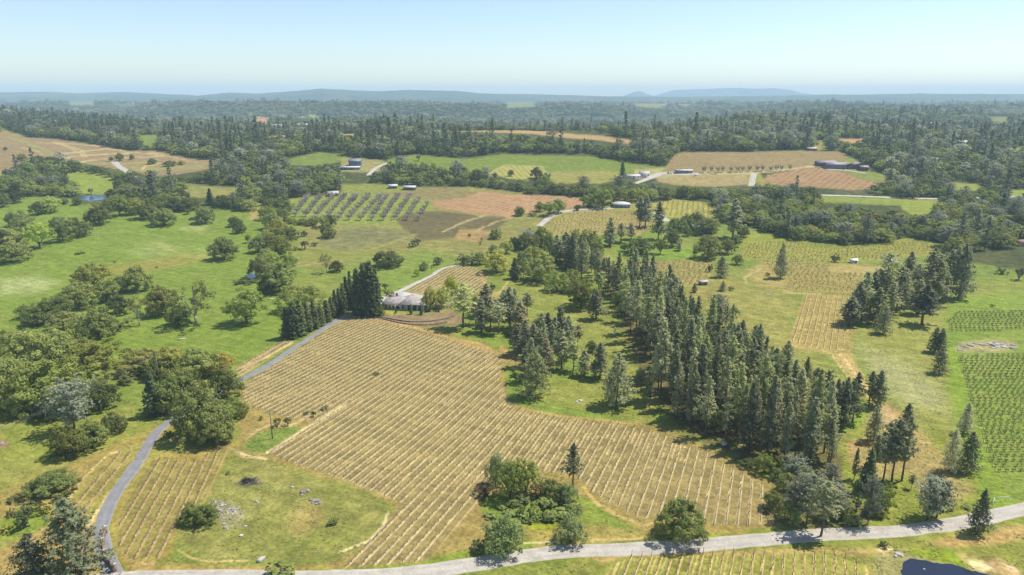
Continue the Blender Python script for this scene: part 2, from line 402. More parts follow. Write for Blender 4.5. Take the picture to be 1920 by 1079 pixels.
# ---------------------------------------------------------------- nearer patches: outline, colour, edge softness in photo pixels, dryness
PATCH = [
    # broad drifts first
    ([(0, 400), (560, 400), (540, 560), (600, 600), (440, 690), (230, 690), (0, 620)], GB, 30, .15),
    ([(1000, 520), (1200, 600), (1240, 700), (1230, 800), (1060, 790), (950, 740), (960, 640), (900, 560)], (0.20, 0.225, 0.055), 25, .55),
    ([(1280, 500), (1480, 540), (1500, 660), (1600, 720), (1640, 800), (1500, 760), (1340, 640)], (0.245, 0.235, 0.075), 30, .7),
    ([(1600, 600), (1780, 560), (1800, 700), (1830, 860), (1740, 900), (1660, 700), (1600, 660)], (0.225, 0.24, 0.07), 30, .6),
    ([(1480, 860), (1760, 800), (1900, 920), (1920, 1000), (1300, 1010)], (0.20, 0.23, 0.045), 30, .5),
    ([(0, 830), (150, 830), (330, 800), (300, 880), (180, 980), (190, 1079), (0, 1079)], (0.255, 0.23, 0.07), 30, .7),
    ([(0, 790), (110, 800), (250, 760), (280, 800), (150, 860), (0, 900)], (0.205, 0.235, 0.05), 20, .5),
    ([(640, 500), (800, 470), (880, 490), (830, 520), (740, 555), (640, 560)], (0.17, 0.23, 0.05), 14, .3),
    ([(1090, 560), (1180, 640), (1240, 760), (1180, 740), (1120, 640)], (0.215, 0.23, 0.06), 20, .6),
    # mown ring round the main vineyard
    ([(450, 735), (470, 712), (640, 600), (720, 592), (800, 612), (900, 640), (965, 655), (975, 690), (955, 720), (975, 755), (1080, 778), (1180, 786), (1260, 805), (1330, 838),
      (1400, 880), (1450, 905), (1490, 935), (1510, 985), (1480, 1000), (1200, 1000), (1150, 985), (1090, 985), (900, 1030), (830, 1058), (640, 1078), (560, 1079), (660, 1035), (730, 985),
      (740, 950), (700, 930), (620, 905), (540, 880), (440, 842), (450, 800)], (0.275, 0.212, 0.085), 8, .4),
    ([(215, 1030), (300, 1060), (340, 1055), (420, 1062), (640, 1060), (640, 1079), (240, 1079)], (0.31, 0.225, 0.085), 8, .4),
    ([(205, 960), (290, 855), (450, 825), (440, 850), (340, 985), (320, 1050), (230, 1062), (205, 1020)], (0.28, 0.225, 0.07), 8, .4),
    # rough grass islands
    ([(330, 1010), (345, 965), (380, 925), (425, 860), (440, 845), (500, 860), (600, 895), (690, 920), (725, 950), (722, 985), (690, 1020), (640, 1045), (560, 1055), (400, 1052), (340, 1030)],
     (0.205, 0.212, 0.064), 6, .85),
    ([(455, 835), (475, 815), (510, 803), (550, 800), (570, 805), (520, 838), (490, 850), (465, 847)], (0.155, 0.215, 0.05), 4, .3),
    ([(950, 745), (960, 735), (985, 740), (1050, 760), (1110, 770), (1180, 785), (1210, 775), (1190, 790), (1100, 785), (1000, 768), (955, 758)], (0.165, 0.225, 0.045), 5, .3),
    ([(942, 690), (960, 682), (985, 700), (985, 725), (955, 745), (945, 715)], (0.165, 0.225, 0.045), 5, .3),
    ([(860, 640), (930, 648), (985, 652), (960, 660), (900, 645)], (0.17, 0.25, 0.04), 6, .2),
    ([(905, 935), (940, 925), (1060, 940), (1095, 930), (1150, 965), (1195, 990), (1130, 998), (1000, 990), (930, 985), (905, 960)], (0.165, 0.215, 0.04), 5, .3),
    ([(985, 985), (1060, 978), (1080, 992), (1000, 1000)], (0.27, 0.29, 0.03), 5, .1),
    ([(990, 995), (1130, 985), (1200, 1000), (1230, 990), (1240, 1008), (1000, 1030)], (0.31, 0.255, 0.09), 6, .4),
    ([(1235, 1005), (1480, 990), (1520, 995), (1300, 1018), (1230, 1020)], (0.20, 0.25, 0.04), 5, .2),
    ([(420, 1075), (640, 1066), (790, 1052), (880, 1032), (890, 1045), (780, 1075), (640, 1085)], (0.19, 0.24, 0.04), 5, .3),
    ([(560, 945), (600, 940), (610, 975), (560, 1010), (530, 985)], (0.29, 0.235, 0.095), 16, .4),
    ([(1250, 970), (1340, 985), (1400, 990), (1400, 1000), (1240, 1000)], (0.30, 0.23, 0.08), 5, .4),
    # right: dirt and dry tracks
    ([(1625, 780), (1655, 755), (1690, 770), (1710, 790), (1770, 850), (1800, 895), (1830, 920), (1790, 945), (1740, 940), (1700, 890), (1650, 900), (1600, 880), (1590, 835), (1630, 820)],
     (0.295, 0.235, 0.11), 14, .5),
    ([(1640, 770), (1665, 760), (1690, 785), (1670, 810), (1640, 800)], (0.42, 0.31, 0.19), 8, .2),
    ([(1590, 830), (1640, 818), (1640, 838), (1600, 845), (1590, 865)], (0.36, 0.25, 0.13), 8, .3),
    ([(1560, 660), (1590, 660), (1620, 705), (1650, 755), (1640, 765), (1600, 710), (1565, 675)], (0.42, 0.31, 0.15), 6, .3),
    ([(1475, 640), (1500, 648), (1590, 660), (1580, 668), (1500, 658)], (0.40, 0.30, 0.14), 5, .3),
    ([(1540, 640), (1560, 560), (1610, 556), (1600, 660), (1560, 668)], (0.30, 0.24, 0.09), 5, .5),
    ([(1610, 655), (1700, 680), (1760, 730), (1770, 770), (1700, 760), (1640, 700)], (0.29, 0.29, 0.16), 25, .5),
    ([(1590, 750), (1640, 760), (1610, 800), (1560, 815), (1570, 780)], (0.17, 0.26, 0.03), 10, .1),
    ([(1775, 560), (1925, 545), (1925, 680), (1790, 700), (1770, 640)], (0.18, 0.25, 0.045), 12, .3),
    ([(1770, 640), (1800, 650), (1830, 800), (1880, 920), (1925, 960), (1850, 960), (1810, 860), (1780, 740)], (0.175, 0.25, 0.035), 12, .25),
    ([(1790, 655), (1800, 642), (1850, 636), (1905, 640), (1910, 652), (1870, 662), (1810, 662)], (0.30, 0.27, 0.16), 4, .4),
    ([(1550, 505), (1560, 496), (1650, 498), (1660, 510), (1620, 516), (1560, 513)], (0.34, 0.265, 0.12), 5, .5),
    ([(1400, 505), (1430, 492), (1470, 505), (1475, 545), (1440, 540), (1410, 530)], (0.30, 0.245, 0.10), 8, .5),
    ([(1290, 540), (1330, 520), (1380, 530), (1360, 550), (1310, 560)], (0.24, 0.22, 0.075), 12, .5),
    ([(1150, 440), (1240, 445), (1330, 485), (1260, 488), (1160, 484)], (0.16, 0.24, 0.04), 8, .2),
    ([(1200, 500), (1240, 530), (1210, 545), (1160, 520), (1160, 500)], (0.17, 0.24, 0.045), 6, .3),
    ([(1395, 430), (1450, 440), (1540, 455), (1480, 460), (1395, 462)], (0.22, 0.25, 0.05), 6, .3),
    # bottom, beyond the road
    ([(1050, 1079), (1060, 1050), (1250, 1036), (1600, 1018), (1920, 985), (1925, 1085), (1050, 1085)], (0.215, 0.225, 0.055), 5, .55),
    ([(1090, 1042), (1300, 1034), (1450, 1030), (1640, 1030), (1660, 1040), (1600, 1042), (1180, 1045), (1130, 1058)], (0.36, 0.27, 0.115), 5, .4),
    ([(1420, 1042), (1560, 1042), (1615, 1062), (1630, 1085), (1420, 1085)], (0.18, 0.245, 0.04), 6, .2),
    ([(1680, 1090), (1684, 1058), (1694, 1044), (1725, 1042), (1770, 1050), (1805, 1056), (1855, 1074), (1880, 1090)], (0.25, 0.215, 0.14), 3, .3),
    ([(1690, 1030), (1800, 1028), (1830, 1050), (1815, 1068), (1740, 1050)], (0.20, 0.26, 0.025), 6, .15),
    ([(1640, 1035), (1700, 1030), (1690, 1085), (1640, 1085)], (0.27, 0.25, 0.12), 8, .5),
    ([(1740, 1020), (1790, 1005), (1840, 1008), (1880, 990), (1925, 985), (1925, 1010), (1850, 1022), (1780, 1025)], (0.40, 0.27, 0.13), 8, .5),
    ([(1640, 1030), (1662, 1024), (1672, 1030), (1655, 1040)], (0.55, 0.43, 0.29), 3, .2),
    ([(1795, 1035), (1810, 1038), (1840, 1050), (1870, 1048), (1900, 1062), (1925, 1085), (1890, 1085), (1850, 1070), (1820, 1072)], (0.44, 0.31, 0.18), 7, .4),
    ([(1815, 1050), (1840, 1052), (1860, 1066), (1840, 1072), (1822, 1066)], (0.68, 0.54, 0.40), 4, .1),
    ([(1880, 1058), (1900, 1062), (1915, 1072), (1895, 1072)], (0.66, 0.52, 0.37), 3, .1),
    # left: dry shoulders, ash, scars
    ([(0, 925), (100, 890), (210, 840), (300, 800), (318, 800), (215, 850), (150, 920), (60, 960), (0, 985)], (0.31, 0.235, 0.09), 10, .5),
    ([(-10, 1040), (60, 1000), (120, 955), (180, 970), (180, 1079), (-10, 1085)], (0.33, 0.235, 0.10), 14, .5),
    ([(0, 975), (50, 945), (90, 950), (100, 985), (40, 1010), (0, 1015)], (0.175, 0.235, 0.04), 8, .2),
    ([(440, 908), (458, 896), (485, 898), (490, 908), (460, 915)], (0.15, 0.135, 0.115), 4, .1),
    ([(400, 945), (430, 938), (460, 960), (455, 985), (420, 990), (400, 970)], (0.28, 0.26, 0.17), 8, .5),
    ([(-5, 826), (12, 826), (16, 836), (-5, 840)], (0.28, 0.17, 0.12), 3, .1),
    # white spring flowers in the meadow
    ([(0, 525), (60, 520), (110, 530), (80, 545), (0, 552)], (0.30, 0.34, 0.16), 12, .3),
    ([(240, 475), (300, 450), (335, 470), (280, 485)], (0.22, 0.27, 0.09), 14, .3),
    ([(340, 425), (390, 425), (380, 435), (340, 432)], (0.27, 0.30, 0.12), 6, .3),
    ([(330, 470), (400, 462), (420, 478), (350, 492)], (0.20, 0.26, 0.07), 14, .3),
    ([(180, 505), (330, 480), (420, 478), (330, 500), (210, 520)], (0.24, 0.225, 0.06), 10, .4),
    ([(465, 385), (490, 380), (486, 412), (470, 415)], (0.31, 0.25, 0.11), 6, .3),
    # garden round the house, terraces
    ([(690, 598), (720, 588), (790, 590), (850, 580), (870, 600), (855, 612), (800, 612), (740, 608)], (0.225, 0.165, 0.115), 4, .2),
    ([(720, 580), (762, 578), (765, 588), (735, 592), (722, 588)], (0.26, 0.27, 0.06), 2, .1),
    ([(740, 558), (760, 545), (800, 550), (860, 555), (850, 575), (800, 580)], (0.33, 0.29, 0.19), 4, .3),
    ([(655, 587), (690, 580), (715, 588), (700, 600), (660, 598)], (0.20, 0.165, 0.13), 3, .2),
    ([(860, 630), (900, 640), (950, 655), (985, 652), (975, 640), (900, 620)], (0.16, 0.22, 0.04), 8, .2),
    ([(985, 640), (1010, 700), (1040, 712), (1130, 720), (1100, 690), (1020, 650)], (0.15, 0.21, 0.045), 8, .3),
    ([(880, 575), (905, 560), (930, 545), (940, 550), (915, 570), (890, 590)], (0.36, 0.27, 0.12), 5, .3),
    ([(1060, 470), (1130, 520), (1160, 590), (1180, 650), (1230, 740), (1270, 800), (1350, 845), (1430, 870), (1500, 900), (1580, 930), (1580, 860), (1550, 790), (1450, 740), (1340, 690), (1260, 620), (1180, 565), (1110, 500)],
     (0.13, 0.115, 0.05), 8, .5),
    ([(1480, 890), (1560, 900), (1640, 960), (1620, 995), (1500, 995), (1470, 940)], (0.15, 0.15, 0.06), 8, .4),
]
# pale worn lines on the ground: photo polyline, half width in photo pixels, colour
LINES = [
    ([(500, 849), (540, 826), (575, 803), (610, 782), (650, 757)], 2.2, STRAW),
    ([(464, 822), (480, 808), (505, 797), (520, 800), (545, 798), (562, 790), (580, 780)], 2.0, (0.50, 0.36, 0.22)),
    ([(440, 847), (470, 857), (500, 862)], 2.0, STRAW), ([(432, 840), (455, 858), (480, 858)], 2, SOIL),
    ([(165, 985), (200, 935), (255, 865), (282, 828)], 2.4, (0.55, 0.41, 0.25)),
    ([(212, 945), (250, 880), (272, 856)], 1.6, (0.42, 0.38, 0.25)),
    ([(100, 985), (150, 905), (205, 852), (222, 848)], 1.6, (0.52, 0.40, 0.22)),
    ([(318, 790), (300, 810), (285, 825)], 1.8, (0.5, 0.38, 0.22)),
    ([(455, 690), (500, 668), (548, 643)], 1.6, (0.58, 0.44, 0.25)),
    ([(0, 975), (30, 950), (70, 945), (105, 960), (95, 985), (40, 1015), (0, 1035)], 1.6, (0.40, 0.28, 0.13)),
    ([(230, 1042), (245, 1052), (265, 1057), (290, 1057)], 2.6, (0.44, 0.28, 0.16)),
    ([(335, 1032), (360, 1046), (400, 1054), (470, 1052)], 1.6, (0.46, 0.33, 0.17)),
    ([(640, 1035), (690, 1015), (720, 985), (728, 960)], 2.0, STRAW),
    ([(1095, 915), (1120, 945), (1165, 970), (1210, 985), (1245, 978)], 2.6, (0.46, 0.34, 0.15)),
    ([(985, 1018), (1040, 1016)], 1.6, STRAW), ([(1110, 1012), (1190, 1012), (1225, 1004), (1235, 992)], 1.8, (0.50, 0.36, 0.19)),
    ([(940, 652), (965, 668), (985, 684), (960, 690)], 3, (0.46, 0.29, 0.15)),
    ([(860, 640), (900, 645), (930, 660)], 2, (0.44, 0.29, 0.15)),
    ([(700, 600), (770, 612), (830, 632), (880, 648), (940, 664)], 2.2, (0.40, 0.27, 0.13)),
    ([(953, 755), (975, 765), (1050, 780), (1120, 787), (1190, 795), (1220, 760), (1218, 730)], 2.0, (0.36, 0.27, 0.11)),
    ([(1575, 665), (1600, 695), (1625, 730), (1650, 770)], 2.0, (0.55, 0.42, 0.24)),
    ([(1560, 668), (1590, 705), (1612, 735)], 1.2, (0.50, 0.40, 0.22)),
    ([(1660, 755), (1685, 775), (1720, 815), (1750, 845), (1770, 870)], 1.6, (0.36, 0.25, 0.10)),
    ([(1598, 1030), (1625, 1050), (1645, 1079)], 1.6, (0.30, 0.22, 0.12)),
    ([(1400, 530), (1395, 522), (1425, 505)], 1.4, (0.42, 0.33, 0.17)), ([(1470, 548), (1540, 552)], 1.4, (0.42, 0.33, 0.17)),
    ([(1290, 555), (1350, 545), (1395, 530)], 1.6, (0.25, 0.19, 0.08)),
    ([(920, 565), (945, 540), (955, 525)], 1.6, (0.42, 0.31, 0.16)), ([(895, 575), (920, 565)], 1.6, (0.40, 0.30, 0.16)),
    ([(900, 560), (915, 545), (905, 525)], 2.5, (0.47, 0.35, 0.17)),
    ([(300, 457), (333, 474)], 1.6, (0.30, 0.30, 0.12)),
    ([(830, 435), (860, 420), (910, 403)], 1.3, (0.36, 0.30, 0.17)), ([(890, 435), (935, 415), (960, 408)], 1.3, (0.34, 0.28, 0.15)),
    ([(690, 470), (780, 440)], 1.5, (0.26, 0.24, 0.09)),
    ([(1020, 415), (1065, 396), (1140, 392)], 1.6, (0.40, 0.34, 0.22)),
    ([(100, 268), (150, 280), (165, 295), (120, 272)], 1.2, (0.42, 0.34, 0.2)), ([(40, 278), (75, 285), (80, 292)], 1.0, (0.42, 0.33, 0.2)),
    ([(100, 290), (150, 285), (200, 279), (235, 283)], 1.0, (0.46, 0.36, 0.24)), ([(110, 297), (170, 291), (250, 287), (300, 290)], 1.0, (0.46, 0.36, 0.24)), ([(150, 303), (220, 297), (310, 293)], 1.0, (0.45, 0.35, 0.23)),
    ([(70, 268), (130, 270), (190, 275)], .9, (0.44, 0.34, 0.22)), ([(18, 258), (50, 268), (80, 280), (100, 292)], 2.5, (0.26, 0.26, 0.10)), ([(250, 316), (300, 318), (380, 312)], 3.0, (0.24, 0.25, 0.09)), ([(160, 306), (240, 308), (300, 300)], 2.0, (0.27, 0.25, 0.10)),
    ([(265, 318), (275, 311), (300, 307)], 1.2, (0.48, 0.40, 0.26)), ([(285, 287), (330, 297), (370, 305)], 1.2, (0.42, 0.30, 0.18)),
    ([(795, 322), (900, 325), (940, 331)], 1.0, (0.34, 0.31, 0.15)), ([(920, 325), (945, 310), (1015, 313), (1030, 330)], 1.0, (0.36, 0.33, 0.16)),
    ([(1230, 326), (1330, 325), (1400, 325), (1480, 318), (1530, 311), (1560, 314)], 1.4, (0.42, 0.37, 0.25)),
]

# ---------------------------------------------------------------- the ground sheet
def build_ground():
    ys = list(np.arange(-60, 118, 2.5)); y = 118.0
    while y < 12500:
        ys.append(y); y += min(2.0 * y * y / 128000.0, y / 125.0)
    ys = np.array(ys)
    a = np.concatenate([np.linspace(-2.4, -0.97, 46), 0.95 * np.linspace(-1, 1, 861), np.linspace(0.97, 2.4, 46)])
    X = a[None, :] * (ys[:, None] + 80); Yg = np.repeat(ys[:, None], len(a), 1)
    Z = terr(X, Yg)
    px, py, dp = proj(X, Yg, Z)
    front = Yg > 60
    jx = (fbm(X / 9.0, Yg / 9.0, 21, 3) - 0.5); jy = (fbm(X / 9.0, Yg / 9.0, 31, 3) - 0.5)
    ppm = FPX / dp
    qx = px + jx * 2.2 * np.minimum(ppm, 6); qy = py + jy * 1.1 * np.minimum(ppm, 6)
    qx[~front] = -9999
    n1 = fbm(X / 45.0, Yg / 45.0, 2, 3)[..., None]; n2 = fbm(X / 14.0, Yg / 10.0, 4, 3)[..., None]
    c = np.array(GR) * (1 - sm(.35, .65, n1)) + np.array((0.205, 0.225, 0.055)) * sm(.35, .65, n1)
    dry = np.full(X.shape, 0.4)
    hid = (Yg > 1075)
    far = (py < 398) & front | hid
    c[far] = FOREST
    fl = sm(5200, 7600, Yg)[..., None]
    hillc = np.array((0.045, 0.065, 0.030)) * (0.7 + 0.6 * fbm(X / 160., Yg / 240., 12, 3)[..., None])
    clear2 = sm(.585, .62, fbm(X / 480., Yg / 1000., 55, 3))[..., None]
    ck = .9 - .72 * sm(4600, 5600, Yg)[..., None]
    hillc = hillc * (1 - clear2 * ck) + np.array((0.25, 0.245, 0.095)) * clear2 * ck
    c = np.where(Yg[..., None] > 1300, hillc, c)
    def paint(sd, col, e, dr, vis=None):
        w = sm(-e, e, sd)
        if vis is not None: w = w * vis
        w3 = w[..., None]
        c[...] = c * (1 - w3) + np.array(col) * w3
        dry[...] = dry * (1 - w) + dr * w
    for poly in WOODS: paint(polysd(qx, qy, poly), FOREST, 3, .3)
    for poly, col, dr in CLEAR:
        ymin = min(p[1] for p in poly)
        vis = (Yg < 1075) if ymin > 232 else (Yg > 1300)
        if ymin > 232 and poly[0][0] < 60: vis = Yg < 1400
        paint(polysd(qx, qy, poly), col, 2.0, dr, vis)
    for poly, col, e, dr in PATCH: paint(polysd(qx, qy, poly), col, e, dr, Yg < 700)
    rs = np.zeros(X.shape); rm = np.zeros(X.shape); st = np.zeros(X.shape + (3,))
    for v in V:
        sd = polysd(px, py, v['poly']); e = 1.4 if v['kind'] != 'none' else 1.0
        ins = (sd > -2 * e) & (Yg < 1075)
        paint(polysd(qx, qy, v['poly']) if v['kind'] == 'none' else sd, v['col'], e, v['dry'], Yg < 1075)
        rs[ins] = row_s(v, X[ins], Yg[ins]); rm[ins] = sm(-e, e, sd[ins]); st[ins] = v['strip']
    for pl, hw, col in LINES:
        P = np.array(pl, float); dmin = np.full(px.shape, 99.0)
        box = (px > P[:, 0].min() - 12) & (px < P[:, 0].max() + 12) & (py > P[:, 1].min() - 12) & (py < P[:, 1].max() + 12) & (Yg < 1075) & front
        xx, yy = px[box] + jx[box] * 6, py[box] + jy[box] * 4; dd = np.full(xx.shape, 99.0)
        for i in range(len(P) - 1):
            e = P[i + 1] - P[i]; q = np.clip(((xx - P[i, 0]) * e[0] + (yy - P[i, 1]) * e[1]) / (e @ e), 0, 1)
            dd = np.minimum(dd, np.hypot(xx - P[i, 0] - q * e[0], yy - P[i, 1] - q * e[1]))
        dmin[box] = dd
        w = (1 - sm(hw * .6, hw * 1.7, dmin)) * .9
        c[...] = c * (1 - w[..., None]) + np.array(col) * w[..., None]
        rm *= (1 - w)
    nr, nc = X.shape
    idx = np.arange(nr * nc).reshape(nr, nc)
    F = np.stack([idx[:-1, :-1], idx[:-1, 1:], idx[1:, 1:], idx[1:, :-1]], -1).reshape(-1, 4)
    Vt = np.stack([X, Yg, Z], -1).reshape(-1, 3)
    colA = np.concatenate([c, dry[..., None]], -1).reshape(-1, 4)
    strA = np.concatenate([st, rm[..., None]], -1).reshape(-1, 4)
    me = mesh_np('ground', Vt, [(F, 0)], [mat_ground()], True, {'Col': colA, 'Strip': strA, 'RowS': rs.ravel()})
    return tag(link('ground', me), None, kind='structure')

def mat_ground():
    t = NT('meadow and vineyard soil')
    ca = t.attr('Col'); sa = t.attr('Strip'); rs = t.attr('RowS').outputs['Fac']
    base = ca.outputs['Color']; dry = ca.outputs['Alpha']
    nA = t.noise(1 / 26.0, 4.0); nB = t.noise(1 / 5.0, 4.0, off=13.0); nC = t.noise(1 / 0.9, 3.0, off=5.0); nD = t.noise(1 / 60.0, 3.0, off=41.0)
    # drying and lush drifts
    k = t.math('MULTIPLY', t.ramp(t.math('ADD', t.math('MULTIPLY', nA, 0.6), t.math('MULTIPLY', nB, 0.4)), 0.44, 0.66), dry)
    drc = t.mix(0.55, base, (0.335, 0.285, 0.13))
    col = t.mix(t.math('MULTIPLY', k, 0.9), base, drc)
    lush = t.math('MULTIPLY', t.ramp(t.noise(1 / 11.0, 4.0, off=77.0), 0.55, 0.72), 0.45)
    col = t.mix(t.math('MULTIPLY', lush, t.math('SUBTRACT', 1.0, sa.outputs['Alpha'])), col, t.mix(1.0, col, (0.62, 0.82, 0.55), 'MULTIPLY'))
    # mown stripes between the vine rows
    s = t.math('ADD', rs, t.math('MULTIPLY', t.math('SUBTRACT', nB, 0.5), 0.12))
    f = t.math('ABSOLUTE', t.math('SUBTRACT', t.math('FRACT', s), 0.5))
    edge = t.math('ADD', f, t.math('MULTIPLY', t.math('SUBTRACT', nC, 0.5), 0.22))
    m = t.math('MULTIPLY', t.ramp(edge, 0.10, 0.20, 1.0, 0.0), sa.outputs['Alpha'])
    mid = t.math('MULTIPLY', t.ramp(edge, 0.36, 0.46), t.math('MULTIPLY', t.ramp(nD, 0.45, 0.62), sa.outputs['Alpha']))
    col = t.mix(t.math('MULTIPLY', mid, t.ramp(nB, 0.40, 0.58)), col, t.mix(0.5, sa.outputs['Color'], col))
    strip = t.mix(t.ramp(nB, 0.35, 0.65), sa.outputs['Color'], t.mix(1.0, sa.outputs['Color'], (0.74, 0.68, 0.62), 'MULTIPLY'))
    col = t.mix(t.math('MULTIPLY', m, 0.85), col, strip)
    # mown and grazed streaks
    mp = t.n('ShaderNodeMapping'); mp.inputs['Rotation'].default_value = (0, 0, 0.5); t.l(t.pos(), mp.inputs['Vector'])
    stn = t.noise(1.0, 3.0, vec=mp.outputs[0], sxyz=(1 / 34.0, 1 / 2.2, 1.0), off=21.0)
    col = t.mix(1.0, col, t.ramp(stn, 0.32, 0.68, 0.88, 1.10), 'MULTIPLY')
    # fine grain
    g = t.math('ADD', t.math('MULTIPLY', nC, 0.75), t.math('MULTIPLY', nB, 0.5))
    col = t.mix(1.0, col, t.ramp(g, 0.35, 0.9, 0.60, 1.34), 'MULTIPLY')
    col = t.mix(1.0, col, (0.91, 0.88, 0.62), 'MULTIPLY')
    h = t.math('ADD', t.math('MULTIPLY', nC, 0.5), nB)
    return t.done(t.bsdf(col, 0.95, 0.1, normal=t.bump(h, 0.7, 0.5)))
# ---------------------------------------------------------------- tree building
def unit(v): return v / (np.linalg.norm(v, axis=-1, keepdims=True) + 1e-9)

def leaf_quads(C, N, S, r, aspect=1.0):
    """one small quad per centre C facing N, edge S"""
    N = unit(N); A = unit(np.cross(N, unit(r.normal(size=N.shape)))); B = np.cross(N, A)
    a = A * S[:, None] * 0.5 * aspect; b = B * S[:, None] * 0.5
    k = r.uniform(0.7, 1.3, (4, len(C), 1))
    Vq = np.stack([C - a * k[0] - b * .6, C + a * .7 - b * k[1], C + a * k[2] + b * .7, C - a * .6 + b * k[3]], 1).reshape(-1, 3)
    return Vq, np.arange(len(C) * 4).reshape(-1, 4)

class Tree:
    def __init__(s): s.wood = MB(); s.L = []; s.var = []
    def leaves(s, C, N, S, var, r, aspect=1.0):
        Vq, _ = leaf_quads(C, N, S, r, aspect); s.L.append(Vq); s.var.append(np.repeat(var, 4))
    def meshes(s, name, wood, leaf):
        LV = np.concatenate(s.L); var = np.concatenate(s.var)
        F = np.arange(len(LV)).reshape(-1, 4)
        crown = mesh_np(name + '_crown', LV, [(F, 0)], [leaf], False, {'Var': var})
        trunk = s.wood.mesh(name + '_trunk', [wood], True)
        WV = np.concatenate(s.wood.V); nf = [(np.array(f), 1) for f in s.wood.F.values()]
        whole = mesh_np(name + '_whole', np.concatenate([LV, WV]), [(F, 0)] + [(f + len(LV), 1) for f, _ in nf], [leaf, wood], False,
                        {'Var': np.concatenate([var, np.zeros(len(WV))])})
        return dict(crown=crown, trunk=trunk, whole=whole)

def pine(seed, H=25.0, W=8.0, bare=0.22, n_wh=26, per=6, tufts=8, q=4, size=0.60, shape='cone', up=0.25, ragged=0.25):
    r = np.random.default_rng(seed); t = Tree()
    lean = r.normal(0, 0.012, 2)
    zz = np.linspace(0, H * 0.99, 9)
    t.wood.tube(np.stack([lean[0] * zz + .1 * np.sin(zz * .5 + seed), lean[1] * zz, zz - 0.3], 1), np.linspace(0.013 * H + .1, 0.03, 9), 6)
    C = []; N = []; S = []; VV = []
    for i in range(n_wh):
        f = i / (n_wh - 1); z0 = H * (bare + (1 - bare) * f ** 0.95)
        if shape == 'cone': prof = (1 - f) ** 0.75 * (0.55 + 0.45 * min(1, f / 0.18)) + 0.03
        elif shape == 'round': prof = math.sqrt(max(0.02, 1 - (2 * f - 0.9) ** 2 * 0.83))
        else: prof = (1 - f ** 2.2) * 0.9 + 0.06
        for j in range(per):
            if r.random() < 0.14: continue
            az = 2 * math.pi * (j / per + 0.37 * i) + r.normal(0, 0.35)
            Lb = W / 2 * prof * (1 + r.normal(0, ragged))
            Lb = max(0.25, Lb); z = z0 + r.normal(0, 0.25)
            d = np.array([math.cos(az), math.sin(az)])
            tip = z + Lb * (up - 0.28 * (1 - f))
            base = np.array([lean[0] * z, lean[1] * z, z - Lb * 0.06])
            end = np.array([d[0] * Lb, d[1] * Lb, tip])
            if Lb > 1.0: t.wood.tube([base, (base + end) / 2 - np.array([0, 0, .05 * Lb]), end], [0.055, 0.04, 0.02], 3, cap=False)
            v = np.clip(r.random() * .7 + .15 + (0.2 if f > .8 else 0), 0, 1)
            nt = max(2, int(tufts * (0.45 + Lb / (W / 2))))
            u = 1 - r.random(nt) ** 1.3 * 0.78
            c = base + (end - base) * u[:, None] + r.normal(0, 0.16 + 0.04 * Lb, (nt, 3))
            c = np.repeat(c, q, 0) + r.normal(0, size * .30, (nt * q, 3))
            n = r.normal(0, 0.6, c.shape) + np.array([d[0] * .6, d[1] * .6, 0.85])
            C.append(c); N.append(n); S.append(r.uniform(.6, 1.25, len(c)) * size); VV.append(np.clip(v + r.normal(0, .12, len(c)), 0, 1))
    t.leaves(np.concatenate(C), np.concatenate(N), np.concatenate(S), np.concatenate(VV), r, 0.8)
    return t

